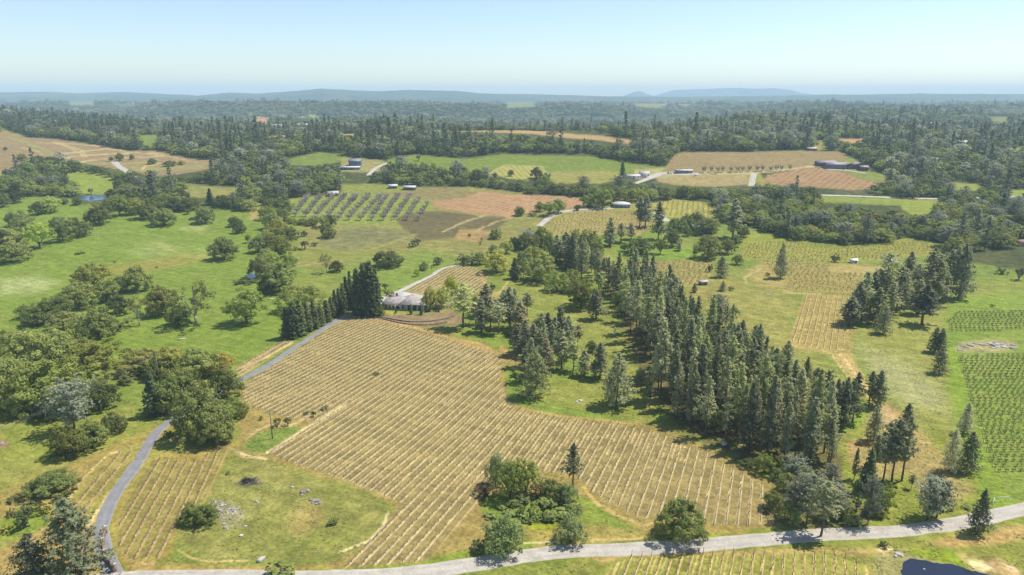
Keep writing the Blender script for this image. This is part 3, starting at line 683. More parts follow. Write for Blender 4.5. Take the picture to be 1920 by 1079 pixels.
def broad(seed, H=11.0, W=14.0, nclump=80, per=34, size=0.5, base=0.12, flat=1.0, ragged=0.18, trunk=True, droop=0.0, lobes=7, open_=0.0, low=-0.35):
    """broad crowned tree: limbs carry leaf clumps set over several lobes"""
    r = np.random.default_rng(seed); t = Tree()
    cz = H * (base + (1 - base) * 0.47); hz = H * (1 - base) * 0.5
    lob = []
    for i in range(lobes):
        az = 2 * math.pi * (i + r.uniform(-.3, .3)) / max(1, lobes - 2); rad = r.uniform(.36, .52) * W / 2 if i < lobes - 2 else r.uniform(0, .22) * W / 2
        zc = cz + (r.uniform(-.42, .15) if i < lobes - 2 else r.uniform(.15, .42)) * hz
        lob.append((np.array([math.cos(az) * rad, math.sin(az) * rad, zc]), r.uniform(.44, .60) * W / 2, r.uniform(.52, .68) * hz * flat))
    C = []; N = []; S = []; VV = []
    for k in range(nclump):
        lc, lr, lz = lob[k % lobes]
        while True:
            d = unit(r.normal(size=3))
            if d[2] > low: break
        p = lc + d * np.array([lr, lr, lz]) * (1 + r.normal(0, ragged * .5))
        hid = 0
        for (qc, qr, qz) in lob:
            e = (p - qc) / np.array([qr, qr, qz])
            if (e @ e) < 0.62: hid += 1
        if hid and r.random() < 0.8: p = p * np.array([1, 1, 1]) + d * .2 * lr
        if r.random() < open_: continue
        cr = W * r.uniform(.055, .095)
        m = int(per * r.uniform(.7, 1.3))
        dirs = unit(r.normal(size=(m, 3)) + d * 0.55)
        c = p + dirs * np.array([cr, cr, cr * .8]) * r.uniform(.55, 1.1, (m, 1))
        c[:, 2] -= droop * r.random(m) ** 1.5 * H * .22
        n = dirs * .9 + d * .6 + r.normal(0, .50, (m, 3)) + np.array([0, 0, .5])
        v = np.clip(r.random() * .75 + .12, 0, 1)
        C.append(c); N.append(n); S.append(r.uniform(.6, 1.3, m) * size); VV.append(np.clip(v + r.normal(0, .13, m), 0, 1))
    t.leaves(np.concatenate(C), np.concatenate(N), np.concatenate(S), np.concatenate(VV), r)
    if trunk:
        zt = H * max(base, .14)
        rb = 0.02 * W + .12
        t.wood.tube([(0, 0, -.3), (.05, .03, zt * .5), (0.1, 0, zt)], [rb * 1.3, rb, rb * .85], 7)
        for lc, lr, lz in lob:
            mid = np.array([lc[0] * .5, lc[1] * .5, zt + (lc[2] - zt) * .45])
            t.wood.tube([(0.08, 0, zt * .8), mid, lc, lc + unit(lc - mid) * lr * .5], [rb * .6, rb * .42, rb * .25, .04], 5, cap=False)
    return t

def bare_tree(seed, H=5.0, W=5.0):
    r = np.random.default_rng(seed); t = Tree()
    t.wood.tube([(0, 0, -.2), (0, 0, .9)], [.16, .12], 6)
    C = []; N = []
    for i in range(9):
        az = 2 * math.pi * i / 9 + r.normal(0, .2); L = r.uniform(.35, .5) * W
        e = np.array([math.cos(az) * L, math.sin(az) * L, H * r.uniform(.7, 1.0)]); m = e * np.array([.45, .45, .5])
        t.wood.tube([(0, 0, .7), m, e], [.08, .05, .02], 4, cap=False)
        for k in range(20):
            s0 = m + (e - m) * r.random(); s1 = s0 + r.normal(0, .5, 3) + np.array([0, 0, .35])
            C.append((s0 + s1) / 2); N.append(r.normal(size=3))
    C = np.array(C); N = np.array(N)
    t.leaves(C, N, r.uniform(.25, .5, len(C)), r.random(len(C)), r, 2.2)
    return t

M = {}
M['bark'] = simple('grey brown bark', (0.13, 0.10, 0.075), .95, .35, 3)
M['pinebark'] = simple('red brown pine bark', (0.15, 0.095, 0.065), .95, .35, 3)
M['pale'] = simple('pale grey bark', (0.34, 0.31, 0.27), .95, .3, 3)
M['f_pine'] = foliage('ponderosa needles', (0.275, 0.295, 0.155), (0.44, 0.445, 0.235), 0.5)
M['f_grey'] = foliage('grey pine needles', (0.26, 0.275, 0.18), (0.365, 0.375, 0.245), 0.47)
M['f_oak'] = foliage('live oak leaves', (0.185, 0.222, 0.052), (0.36, 0.385, 0.105), 0.47)
M['f_bright'] = foliage('spring oak leaves', (0.215, 0.275, 0.055), (0.36, 0.39, 0.088), 0.48)
M['f_cyp'] = foliage('cypress foliage', (0.125, 0.16, 0.066), (0.205, 0.235, 0.092), 0.4, .8, .2)
M['f_willow'] = foliage('willow leaves', (0.195, 0.25, 0.085), (0.29, 0.33, 0.125), 0.45)
M['f_shrub'] = foliage('shrub leaves', (0.14, 0.175, 0.055), (0.235, 0.255, 0.085), 0.4)
M['f_twig'] = foliage('bare grey twigs', (0.31, 0.265, 0.225), (0.40, 0.345, 0.295), .3, .9, .15)

PROTO = {}
def proto(sp, H, W, wood, leaf, trees):
    PROTO[sp] = dict(H=H, W=W, m=[t.meshes(f'{sp}_{i}', M[wood], M[leaf]) for i, t in enumerate(trees)])
proto('pine', 25, 8.0, 'pinebark', 'f_pine', [pine(1), pine(2, bare=.30, ragged=.35), pine(3, bare=.12, n_wh=28, ragged=.3), pine(4, bare=.36, n_wh=18, ragged=.42, per=5), pine(6, bare=.42, n_wh=20, ragged=.45, per=5, shape='round', W=7.0), pine(7, bare=.26, n_wh=21, per=5, ragged=.5), pine(5, bare=.2, shape='col', ragged=.3)])
proto('bigpine', 22, 15.0, 'pinebark', 'f_pine', [pine(11, 22, 15, .08, 26, 7, 12, 4, .60, ragged=.2), pine(12, 22, 15, .12, 26, 7, 12, 4, .60, 'col', ragged=.25)])
proto('grey', 19, 11, 'bark', 'f_grey', [pine(21, 19, 11, .18, 20, 7, 9, 4, .55, 'round', .6, .3), pine(22, 19, 11, .22, 18, 7, 9, 4, .55, 'round', .7, .35)])
proto('fir', 16, 6.5, 'pinebark', 'f_cyp', [pine(31, 16, 6.5, .03, 26, 8, 5, 3, .6, 'cone', .0, .1), pine(32, 16, 6.5, .04, 26, 8, 5, 3, .6, 'cone', .05, .15)])
proto('cypress', 16, 4.5, 'pinebark', 'f_cyp', [pine(41, 16, 4.5, .02, 28, 8, 4, 3, .6, 'cone', .35, .1), pine(42, 16, 4.5, .02, 28, 8, 4, 3, .6, 'col', .5, .1)])
proto('oak', 11, 14, 'bark', 'f_oak', [broad(51, nclump=165, per=48, size=.40, base=.04, low=-.6), broad(52, nclump=175, per=48, size=.40, lobes=8, base=.05, low=-.6), broad(53, nclump=150, per=48, size=.40, ragged=.3, base=.07, low=-.55), broad(54, nclump=155, per=48, size=.40, lobes=6, base=.04, low=-.6), broad(55, nclump=185, per=46, size=.40, lobes=10, base=.02, low=-.6), broad(56, nclump=170, per=46, size=.40, lobes=11, base=.05, ragged=.26, low=-.6)])
proto('bright', 13, 14, 'bark', 'f_bright', [broad(61, 13, 14, 145, 46, .40, .08, open_=.1, ragged=.32, low=-.6), broad(62, 13, 14, 160, 46, .40, .06, lobes=9, open_=.1, ragged=.3, low=-.6), broad(63, 13, 14, 145, 46, .40, .07, lobes=10, open_=.16, ragged=.34, low=-.6)])
proto('airy', 16, 14, 'pale', 'f_oak', [broad(71, 16, 14, 60, 26, .5, .28, open_=.3, ragged=.5, lobes=9, low=-.8), broad(72, 16, 14, 64, 26, .5, .25, open_=.28, ragged=.5, lobes=8, low=-.8)])
proto('willow', 10, 11, 'bark', 'f_willow', [broad(81, 10, 11, 130, 34, .38, .05, droop=.6, lobes=8, ragged=.3), broad(82, 10, 11, 120, 34, .38, .06, droop=.8, lobes=7, ragged=.35)])
proto('shrub', 3.2, 4.5, 'bark', 'f_shrub', [broad(91, 3.2, 4.5, 34, 24, .30, .0, lobes=5, low=-.15), broad(92, 3.2, 4.5, 38, 24, .30, .0, lobes=6, ragged=.4, low=-.15)])
proto('bare', 5, 5, 'pale', 'f_twig', [bare_tree(95), bare_tree(96)])
M['f_farpine'] = foliage('hill pine needles', (.125, .155, .085), (.225, .25, .135), .45)
M['f_faroak'] = foliage('hill oak leaves', (.135, .170, .045), (.285, .315, .088), .45)
# light versions for the far woods
def far_meshes():
    out = []
    for sd in (101, 102, 103): out.append(pine(sd, 25, 8, .15, 13, 5, 3, 2, 1.35).meshes(f'far_pine_{sd}', M['pinebark'], M['f_farpine'])['whole'])
    for sd in (111, 112, 113): out.append(broad(sd, 11, 13, 60, 9, 1.0, .03, lobes=6, low=-.3).meshes(f'far_oak_{sd}', M['bark'], M['f_faroak'])['whole'])
    out.append(broad(121, 12, 13, 60, 9, 1.0, .04, lobes=7, low=-.3).meshes('far_bright_oak', M['bark'], M['f_bright'])['whole'])
    out.append(pine(131, 17, 10, .15, 12, 6, 4, 2, 1.2, 'round', .6).meshes('far_grey_pine', M['bark'], M['f_grey'])['whole'])
    return out

KIND = {'pine': ('pine_tree', 'pine tree'), 'bigpine': ('pine_tree', 'pine tree'), 'grey': ('grey_pine_tree', 'grey pine'), 'fir': ('fir_tree', 'fir tree'), 'cypress': ('cypress_tree', 'cypress tree'),
        'oak': ('oak_tree', 'oak tree'), 'bright': ('leafy_tree', 'leafy tree'), 'airy': ('tall_oak_tree', 'oak tree'), 'willow': ('willow_tree', 'willow'), 'shrub': ('shrub', 'shrub'), 'bare': ('bare_orchard_tree', 'orchard tree')}
TREES = []       # every individually placed tree: dict(sp, x, y, z, h, w, px, py, label, group, tint)

def add_tree(sp, p, h, w, px, py, label, group, tint=(1, 1, 1), rot=None):
    TREES.append(dict(sp=sp, p=p, h=h, w=w, px=px, py=py, label=label, group=group, tint=tint))

def place_trees():
    for i, t in enumerate(TREES):
        P = PROTO[t['sp']]; r = random.Random(i * 7 + 3)
        if t.get('v') is not None: m = P['m'][t['v'] % len(P['m'])]
        else: m = P['m'][r.randrange(len(P['m']))]
        name, cat = KIND[t['sp']]; t['label'] = fit(t['label'])
        big = t['hpx'] > 34 and t['sp'] not in ('shrub', 'bare')
        s = (t['w'] / P['W'], t['w'] / P['W'] * r.uniform(.93, 1.07), t['h'] / P['H'])
        if big:
            o = thing(name, t['label'], cat, t['p'], r.uniform(0, 6.28), t['group'])
            for part in ('trunk', 'crown'):
                c = link(part, m[part], o); c.scale = s; c.color = (*t['tint'], 1)
        else:
            o = link(name, m['whole']); tag(o, t['label'], cat, t['group'])
            o.location = t['p']; o.rotation_euler = (0, 0, r.uniform(0, 6.28)); o.scale = s; o.color = (*t['tint'], 1)
# ---------------------------------------------------------------- trees read off the photograph
# cluster: (phrase, group, [(kind, base x, base y, top y, width, tint name)])   all in photo pixels
TINT = {'': (1, 1, 1), 'lb': (1.55, 1.6, 1.35), 'd': (.72, .75, .78), 'o': (1.22, 1.10, .80), 'b': (1.12, .96, .95), 'g': (1.10, 1.12, 1.18), 'l': (1.18, 1.22, .95), 'y': (1.75, 1.5, .70), 'r': (1.15, .66, .75), 'p': (1.22, 1.15, 1.3),
        'or': (1.30, 1.02, .7), 'bl': (.8, .9, 1.0), 'w': (2.2, 2.0, 2.0)}
TWORD = {'': 'green', 'lb': 'bright green', 'd': 'dark green', 'o': 'olive green', 'b': 'brownish green', 'g': 'silvery grey', 'l': 'light green', 'y': 'yellow green', 'r': 'reddish brown', 'p': 'pale grey', 'or': 'orange tinged',
         'bl': 'dark bluish', 'w': 'whitish'}
SPW = {'pine': 'pine', 'bigpine': 'broad pine', 'grey': 'grey pine', 'fir': 'fir', 'cypress': 'cypress', 'oak': 'domed oak', 'bright': 'leafy tree', 'airy': 'open oak', 'willow': 'willow', 'shrub': 'bush', 'bare': 'leafless tree'}
CL = [
 ('on the green meadow', 'oaks scattered over the meadow', [
  ('oak', 421, 487, 444, 52, 'd'), ('oak', 442, 425, 405, 26, 'd'), ('oak', 449, 438, 415, 24, 'd'), ('oak', 385, 419, 389, 34, 'bl'), ('oak', 186, 421, 384, 44, 'b'), ('oak', 309, 423, 391, 46, ''),
  ('oak', 268, 411, 384, 34, 'd'), ('bright', 225, 405, 366, 40, ''), ('oak', 205, 398, 372, 30, 'o'), ('oak', 252, 402, 372, 34, 'o'), ('oak', 288, 412, 388, 30, ''),
  ('oak', 95, 399, 370, 36, 'l'), ('oak', 73, 403, 378, 28, 'bl'), ('oak', 145, 389, 369, 16, ''), ('oak', 121, 383, 370, 14, 'd'), ('oak', 134, 369, 348, 34, ''), ('bright', 98, 366, 345, 30, ''),
  ('shrub', 171, 366, 354, 12, 'g'), ('shrub', 145, 478, 473, 14, 'd'), ('shrub', 156, 476, 472, 11, 'd'), ('shrub', 215, 494, 490, 6, 'd'), ('shrub', 294, 503, 500, 5, 'd'),
  ('shrub', 460, 534, 521, 40, ''), ('shrub', 443, 535, 528, 14, '')]),
 ('in the clump at the meadow edge', 'oaks clumped at the left edge of the meadow', [
  ('oak', 38, 425, 394, 44, 'd'), ('oak', 47, 445, 408, 38, 'p'), ('bright', 75, 466, 418, 52, 'l'), ('oak', 118, 453, 411, 46, 'g'), ('oak', 107, 440, 409, 26, 'd'), ('oak', 155, 444, 414, 34, ''),
  ('oak', 18, 472, 427, 60, ''), ('oak', 25, 492, 453, 62, ''), ('oak', 137, 450, 409, 32, 'o'), ('oak', 28, 381, 360, 30, 'd'), ('oak', 6, 390, 362, 28, ''), ('oak', -4, 480, 430, 50, 'd')]),
 ('on the knoll behind the pond', 'oaks crowding the knoll', [
  ('oak', 42, 302, 289, 20, ''), ('oak', 75, 306, 293, 24, 'd'), ('oak', 98, 310, 294, 30, 'd'), ('oak', 112, 313, 299, 20, ''), ('oak', 75, 320, 306, 26, 'o'), ('oak', 55, 321, 304, 24, ''), ('oak', 35, 325, 308, 26, 'd'),
  ('oak', 105, 323, 310, 26, 'l'), ('oak', 83, 327, 309, 26, 'd'), ('oak', 20, 335, 317, 24, 'd'), ('oak', 45, 338, 318, 28, ''), ('oak', 68, 340, 322, 28, 'l'), ('oak', 108, 348, 324, 38, 'd'),
  ('oak', 10, 350, 328, 28, 'l'), ('oak', 30, 352, 332, 28, ''), ('oak', 55, 355, 335, 32, ''), ('oak', 80, 352, 334, 26, 'd'), ('oak', 5, 365, 345, 26, ''), ('oak', 35, 364, 342, 34, 'd'), ('oak', 62, 366, 343, 36, ''),
  ('oak', 137, 323, 301, 26, 'd'), ('oak', 147, 320, 303, 22, ''), ('oak', 125, 312, 303, 18, 'l'), ('oak', 165, 322, 311, 20, ''), ('oak', 180, 325, 312, 22, ''), ('oak', 193, 328, 314, 18, ''),
  ('oak', 222, 337, 320, 26, 'l'), ('oak', 206, 332, 320, 18, ''), ('oak', 238, 345, 325, 24, 'd'), ('oak', 250, 350, 328, 26, ''), ('oak', 209, 304, 294, 9, 'd'), ('oak', 225, 307, 287, 16, 'd'), ('oak', 248, 303, 290, 10, 'd'),
  ('oak', 286, 308, 297, 17, 'd'), ('oak', 318, 312, 302, 24, 'd'), ('oak', 340, 309, 302, 14, ''), ('oak', 278, 281, 272, 18, 'l'), ('shrub', 11, 283, 276, 8, 'd'), ('oak', 225, 360, 336, 24, ''), ('oak', 240, 370, 345, 40, ''),
  ('oak', 210, 370, 354, 22, 'd'), ('bright', 262, 382, 350, 36, ''), ('oak', 248, 385, 362, 36, 'l')]),
 ('in the hedgerow beside the meadow', 'trees of the hedgerow down the meadow', [
  ('bright', 502, 412, 383, 32, ''), ('bright', 530, 398, 368, 38, ''), ('oak', 512, 430, 398, 40, ''), ('oak', 497, 404, 390, 20, ''), ('oak', 530, 415, 392, 30, 'p'), ('oak', 520, 440, 410, 40, 'o'),
  ('oak', 545, 450, 425, 32, 'b'), ('oak', 500, 455, 430, 30, ''), ('oak', 485, 476, 442, 34, 'd'), ('oak', 513, 470, 438, 44, 'o'), ('oak', 527, 483, 445, 40, 'o'), ('bright', 465, 456, 440, 12, 'o'),
  ('oak', 500, 490, 465, 34, ''), ('oak', 545, 500, 478, 24, 'l'), ('oak', 488, 520, 482, 42, 'p'), ('bright', 510, 505, 472, 36, ''), ('oak', 524, 548, 492, 74, 'd'), ('oak', 502, 553, 520, 34, 'd'),
  ('bright', 565, 585, 530, 84, ''), ('oak', 616, 447, 420, 28, ''), ('oak', 571, 443, 432, 12, ''), ('bright', 605, 427, 405, 30, ''), ('oak', 620, 424, 404, 26, 'd'), ('oak', 585, 423, 408, 24, ''), ('oak', 566, 421, 410, 24, ''),
  ('oak', 545, 420, 408, 18, 'b'), ('airy', 613, 513, 474, 30, 'b'), ('oak', 631, 510, 488, 26, 'b'), ('shrub', 572, 468, 452, 20, ''), ('shrub', 590, 462, 455, 16, ''), ('shrub', 555, 470, 462, 12, 'l')]),
 ('in the oak line above the farm gate', 'trees lining the top of the meadow', [
  ('oak', 330, 396, 370, 34, ''), ('oak', 352, 395, 371, 36, 'd'), ('oak', 367, 385, 372, 18, 'o'), ('fir', 395, 385, 356, 18, 'bl'), ('oak', 418, 388, 366, 34, 'd'), ('oak', 440, 391, 367, 30, ''), ('oak', 450, 395, 374, 24, ''),
  ('oak', 468, 395, 374, 34, ''), ('bright', 352, 402, 392, 14, 'l'), ('fir', 528, 360, 336, 14, 'd'), ('oak', 475, 375, 355, 40, ''), ('oak', 500, 372, 352, 30, 'd'), ('oak', 445, 372, 360, 22, 'l')]),
 ('in the oak group below the meadow', 'oaks grouped on the lower meadow', [
  ('oak', 172, 540, 495, 66, 'o'), ('oak', 148, 580, 532, 68, ''), ('oak', 200, 566, 522, 48, ''), ('oak', 225, 550, 520, 40, 'd'), ('oak', 258, 546, 497, 52, ''), ('oak', 225, 590, 552, 44, 'd'), ('airy', 262, 612, 555, 36, 'b'),
  ('oak', 303, 606, 535, 60, 'b'), ('airy', 368, 613, 527, 80, ''), ('oak', 335, 610, 572, 42, ''), ('bright', 462, 608, 541, 72, ''), ('oak', 50, 598, 572, 30, ''), ('oak', 97, 605, 555, 74, ''), ('oak', 70, 612, 575, 50, ''),
  ('oak', 125, 620, 584, 60, 'p'), ('oak', 185, 638, 578, 72, ''), ('oak', 155, 630, 590, 48, ''), ('shrub', 222, 622, 602, 26, 'b'), ('shrub', 212, 612, 598, 24, ''), ('shrub', 240, 606, 596, 18, 'b')]),
 ('in the dense oak wood by the meadow', 'oaks of the dense wood at the meadow', [
  ('oak', 60, 705, 618, 104, ''), ('oak', 112, 690, 618, 100, ''), ('oak', 182, 712, 640, 108, 'o'), ('oak', 30, 765, 668, 92, ''), ('oak', 95, 768, 672, 130, 'l'), ('oak', 145, 745, 690, 104, 'l'), ('oak', -5, 690, 622, 60, 'l'),
  ('oak', 5, 800, 712, 64, 'l'), ('oak', 195, 768, 712, 62, ''), ('oak', 60, 780, 722, 80, ''), ('oak', -10, 760, 680, 60, ''), ('oak', 150, 780, 735, 60, ''), ('oak', 20, 660, 620, 60, ''), ('oak', 155, 672, 632, 60, 'o'),
  ('oak', 100, 788, 740, 60, 'd')]),
 ('on the slope below the oak wood', 'trees and bushes on the slope below the oak wood', [
  ('grey', 140, 812, 726, 68, 'g'), ('oak', 135, 857, 796, 74, 'o'), ('oak', 180, 842, 790, 54, ''), ('oak', 216, 815, 771, 44, ''), ('shrub', 112, 858, 838, 30, 'g'), ('shrub', 165, 850, 810, 34, ''),
  ('oak', 100, 934, 877, 88, 'd'), ('shrub', 130, 929, 917, 18, ''), ('shrub', 28, 942, 926, 30, ''), ('shrub', 55, 965, 940, 36, ''), ('shrub', 48, 993, 955, 44, ''), ('shrub', 82, 968, 947, 24, 'y'), ('shrub', 20, 970, 955, 18, 'b'),
  ('shrub', 5, 1003, 983, 26, 'y'), ('shrub', -2, 965, 940, 14, ''), ('shrub', 72, 935, 922, 24, 'l')]),
 ('in the oak clump over the drive', 'trees clumped over the drive', [
  ('oak', 270, 702, 652, 82, 'b'), ('shrub', 240, 722, 700, 40, ''), ('oak', 318, 704, 650, 74, 'o'), ('oak', 370, 712, 652, 70, ''), ('oak', 410, 702, 660, 62, 'or'), ('fir', 290, 782, 704, 38, 'bl'), ('oak', 332, 806, 692, 84, ''),
  ('oak', 385, 832, 728, 100, ''), ('oak', 405, 838, 772, 66, ''), ('oak', 425, 800, 690, 62, ''), ('oak', 444, 805, 745, 42, 'l'), ('oak', 355, 770, 700, 70, ''), ('oak', 300, 716, 668, 46, ''), ('shrub', 316, 822, 808, 18, '')]),
 ('beside the entrance wall', 'pines beside the entrance', [
  ('bigpine', 145, 1082, 958, 98, 'd'), ('bigpine', 66, 1092, 1015, 68, 'd')]),
 ('by the rock pile and power pole', 'bushes round the rock piles', [
  ('oak', 362, 985, 944, 50, ''), ('oak', 390, 985, 947, 44, ''), ('shrub', 490, 793, 780, 9, 'b'), ('shrub', 521, 801, 784, 21, 'o'), ('shrub', 540, 799, 783, 17, 'p'), ('shrub', 428, 891, 884, 12, ''), ('shrub', 625, 985, 970, 26, 'l'),
  ('shrub', 522, 1082, 1052, 60, 'l'), ('shrub', 588, 783, 772, 12, 'd'), ('shrub', 610, 770, 760, 20, ''), ('shrub', 575, 778, 770, 12, ''), ('shrub', 706, 704, 697, 14, '')]),
 ('in the leafy island of the vineyard', 'trees of the island in the vineyard', [
  ('willow', 929, 912, 850, 36, ''), ('bright', 957, 938, 866, 62, ''), ('bright', 985, 925, 858, 50, ''), ('pine', 1074, 918, 841, 34, 'd'), ('shrub', 1006, 934, 905, 36, 'r'), ('oak', 1032, 934, 898, 46, ''), ('willow', 1066, 944, 905, 34, ''),
  ('shrub', 1022, 920, 898, 30, 'p'), ('shrub', 905, 932, 907, 46, 'r'), ('willow', 945, 1042, 965, 80, ''), ('shrub', 900, 1040, 1012, 38, 'd'), ('willow', 1070, 1021, 962, 62, ''), ('oak', 1050, 945, 915, 30, 'd'), ('shrub', 985, 945, 925, 36, 'g'),
  ('oak', 1275, 1017, 940, 90, '')]),
 ('in the bramble thicket of the vineyard island', 'bramble bushes of the thicket', [
  ('shrub', 957, 965, 954, 29, 'lb'), ('shrub', 979, 968, 949, 20, 'lb'), ('shrub', 1021, 950, 932, 30, 'lb'), ('shrub', 920, 974, 958, 29, 'lb'), ('shrub', 960, 955, 938, 23, 'lb'), ('shrub', 1082, 962, 946, 31, 'lb'), ('shrub', 1056, 963, 952, 21, 'lb'), ('shrub', 1023, 952, 933, 31, 'lb'), ('shrub', 1022, 977, 960, 21, 'lb'), ('shrub', 1004, 973, 953, 24, 'lb'), ('shrub', 1028, 949, 930, 30, 'lb'), ('shrub', 1043, 967, 953, 30, 'lb'), ('shrub', 967, 948, 931, 27, 'lb'), ('shrub', 1060, 963, 946, 31, 'lb'), ('shrub', 1036, 977, 962, 28, 'lb'), ('shrub', 1035, 978, 959, 25, 'lb'), ('shrub', 983, 975, 959, 26, 'lb'), ('shrub', 991, 979, 961, 31, 'lb'), ('shrub', 1063, 950, 938, 27, 'lb'), ('shrub', 940, 954, 942, 27, 'lb'), ('shrub', 1077, 961, 946, 31, 'lb'), ('shrub', 1021, 958, 940, 20, 'lb'), ('shrub', 1001, 961, 941, 20, 'lb'), ('shrub', 975, 967, 954, 25, 'lb'), ('shrub', 1014, 978, 966, 22, 'lb'), ('shrub', 1030, 979, 960, 23, 'lb'), ('shrub', 1059, 980, 968, 29, 'lb'), ('shrub', 1028, 953, 939, 22, 'lb'), ('shrub', 1060, 979, 966, 22, 'lb'), ('shrub', 1067, 966, 949, 21, 'lb'), ('shrub', 1035, 954, 935, 28, 'lb'), ('shrub', 1055, 966, 951, 30, 'lb'), ('shrub', 965, 949, 938, 28, 'lb'), ('shrub', 1058, 980, 961, 25, 'lb')]),
 ('by the road bend', 'trees along the road bend', [
  ('pine', 1539, 1009, 918, 46, ''), ('grey', 1512, 982, 900, 48, ''), ('grey', 1490, 978, 910, 42, ''), ('oak', 1480, 985, 940, 44, ''), ('grey', 1560, 975, 915, 44, ''), ('oak', 1580, 985, 935, 40, ''), ('shrub', 1600, 990, 962, 36, ''),
  ('bright', 1508, 930, 882, 44, ''), ('oak', 1475, 925, 888, 40, ''), ('willow', 1462, 905, 876, 34, ''), ('grey', 1490, 905, 862, 36, 'g'), ('bright', 1432, 890, 847, 36, ''), ('oak', 1455, 895, 855, 34, 'o'), ('oak', 1400, 876, 855, 44, 'd'),
  ('oak', 1450, 960, 920, 40, 'd'), ('grey', 1555, 930, 878, 30, ''), ('grey', 1627, 985, 912, 34, 'g'), ('bright', 1652, 962, 905, 42, 'l'), ('fir', 1624, 925, 850, 34, ''), ('oak', 1640, 970, 935, 36, ''), ('shrub', 1605, 960, 935, 24, ''),
  ('grey', 1738, 978, 905, 46, 'g'), ('grey', 1756, 974, 908, 44, 'g'), ('bigpine', 1832, 1004, 930, 42, 'd'), ('shrub', 1782, 960, 951, 14, ''), ('shrub', 1810, 955, 945, 20, ''), ('pine', 1601, 900, 846, 12, ''), ('pine', 1708, 918, 893, 12, ''),
  ('shrub', 1655, 1028, 1014, 20, 'd')]),
 ('along the dirt track', 'pines along the dirt track', [
  ('bigpine', 1637, 830, 768, 34, ''), ('bigpine', 1698, 811, 762, 34, ''), ('pine', 1628, 766, 702, 30, ''), ('pine', 1645, 764, 700, 32, ''), ('pine', 1655, 905, 808, 36, ''), ('pine', 1672, 905, 800, 38, ''), ('pine', 1690, 905, 795, 38, ''),
  ('pine', 1640, 880, 822, 26, ''), ('pine', 1680, 860, 793, 26, 'd'), ('bigpine', 1808, 814, 761, 30, 'p'), ('bigpine', 1780, 886, 813, 32, 'p'), ('bigpine', 1812, 886, 818, 38, 'd'), ('pine', 1545, 798, 735, 24, ''), ('pine', 1562, 803, 720, 30, 'd'),
  ('pine', 1580, 805, 718, 30, ''), ('pine', 1598, 793, 708, 28, ''), ('pine', 1590, 800, 722, 26, 'd'), ('pine', 1572, 790, 722, 26, ''), ('bigpine', 1530, 727, 692, 24, 'd')]),
 ('in the pine grove by the straw block', 'pines of the grove beside the straw block', [
  ('pine', 1592, 613, 560, 40, ''), ('pine', 1605, 608, 535, 36, ''), ('pine', 1615, 603, 517, 40, ''), ('pine', 1630, 597, 517, 34, ''), ('pine', 1642, 592, 515, 36, ''), ('bigpine', 1655, 627, 577, 30, ''), ('pine', 1655, 590, 484, 42, ''),
  ('pine', 1668, 598, 535, 34, ''), ('pine', 1680, 588, 507, 36, ''), ('pine', 1640, 610, 545, 34, 'l'), ('pine', 1700, 548, 478, 32, ''), ('pine', 1690, 580, 510, 30, ''), ('pine', 1728, 610, 540, 46, 'd'), ('pine', 1718, 590, 530, 34, ''),
  ('pine', 1735, 575, 480, 42, ''), ('pine', 1750, 572, 485, 36, ''), ('pine', 1762, 565, 500, 34, 'l'), ('pine', 1715, 560, 500, 30, ''), ('bigpine', 1797, 562, 465, 48, 'd'), ('pine', 1785, 556, 470, 36, ''), ('pine', 1772, 552, 475, 30, ''),
  ('pine', 1740, 560, 472, 34, ''), ('oak', 1712, 570, 545, 26, 'd'), ('bigpine', 1750, 662, 618, 28, 'd'), ('bigpine', 1761, 664, 620, 26, ''), ('bigpine', 1760, 702, 657, 28, 'd')]),
 ('scattered over the pasture', 'lone trees scattered over the pasture', [
  ('grey', 1344, 614, 558, 34, ''), ('pine', 1361, 619, 577, 18, ''), ('oak', 1376, 603, 576, 20, 'd'), ('bigpine', 1390, 657, 610, 34, ''), ('bigpine', 1414, 656, 613, 24, 'd'), ('bigpine', 1474, 692, 643, 28, ''), ('pine', 1465, 720, 672, 26, ''),
  ('bigpine', 1463, 523, 461, 30, ''), ('bigpine', 1352, 521, 483, 24, 'd'), ('shrub', 1330, 512, 497, 14, 'd'), ('bigpine', 1302, 549, 532, 12, 'd'), ('bigpine', 1355, 546, 528, 13, 'd'), ('shrub', 1370, 545, 537, 12, ''), ('shrub', 1565, 492, 477, 18, ''),
  ('shrub', 1440, 518, 511, 10, 'd'), ('bigpine', 1200, 720, 690, 24, ''), ('pine', 1218, 763, 712, 20, ''), ('shrub', 1860, 576, 571, 10, 'b'), ('shrub', 1878, 515, 503, 22, ''), ('shrub', 1910, 527, 503, 24, 'd'), ('pine', 1341, 650, 605, 20, ''),
  ('oak', 1382, 513, 478, 20, 'l'), ('oak', 1363, 480, 448, 30, ''), ('oak', 1377, 470, 440, 24, '')]),
 ('round the white farmhouse', 'trees round the white farmhouse', [
  ('pine', 1143, 462, 412, 24, ''), ('pine', 1164, 456, 421, 28, ''), ('pine', 1183, 450, 420, 22, 'b'), ('pine', 1199, 428, 374, 22, 'p'), ('pine', 1210, 427, 370, 24, 'p'), ('pine', 1234, 450, 384, 24, ''), ('oak', 1202, 477, 446, 46, 'd'),
  ('oak', 1187, 476, 450, 24, 'l'), ('bright', 1238, 477, 448, 24, ''), ('oak', 1260, 463, 431, 36, ''), ('pine', 1273, 471, 452, 12, ''), ('oak', 1325, 486, 441, 50, ''), ('oak', 1270, 434, 408, 36, 'd'), ('oak', 1287, 428, 402, 32, 'd'),
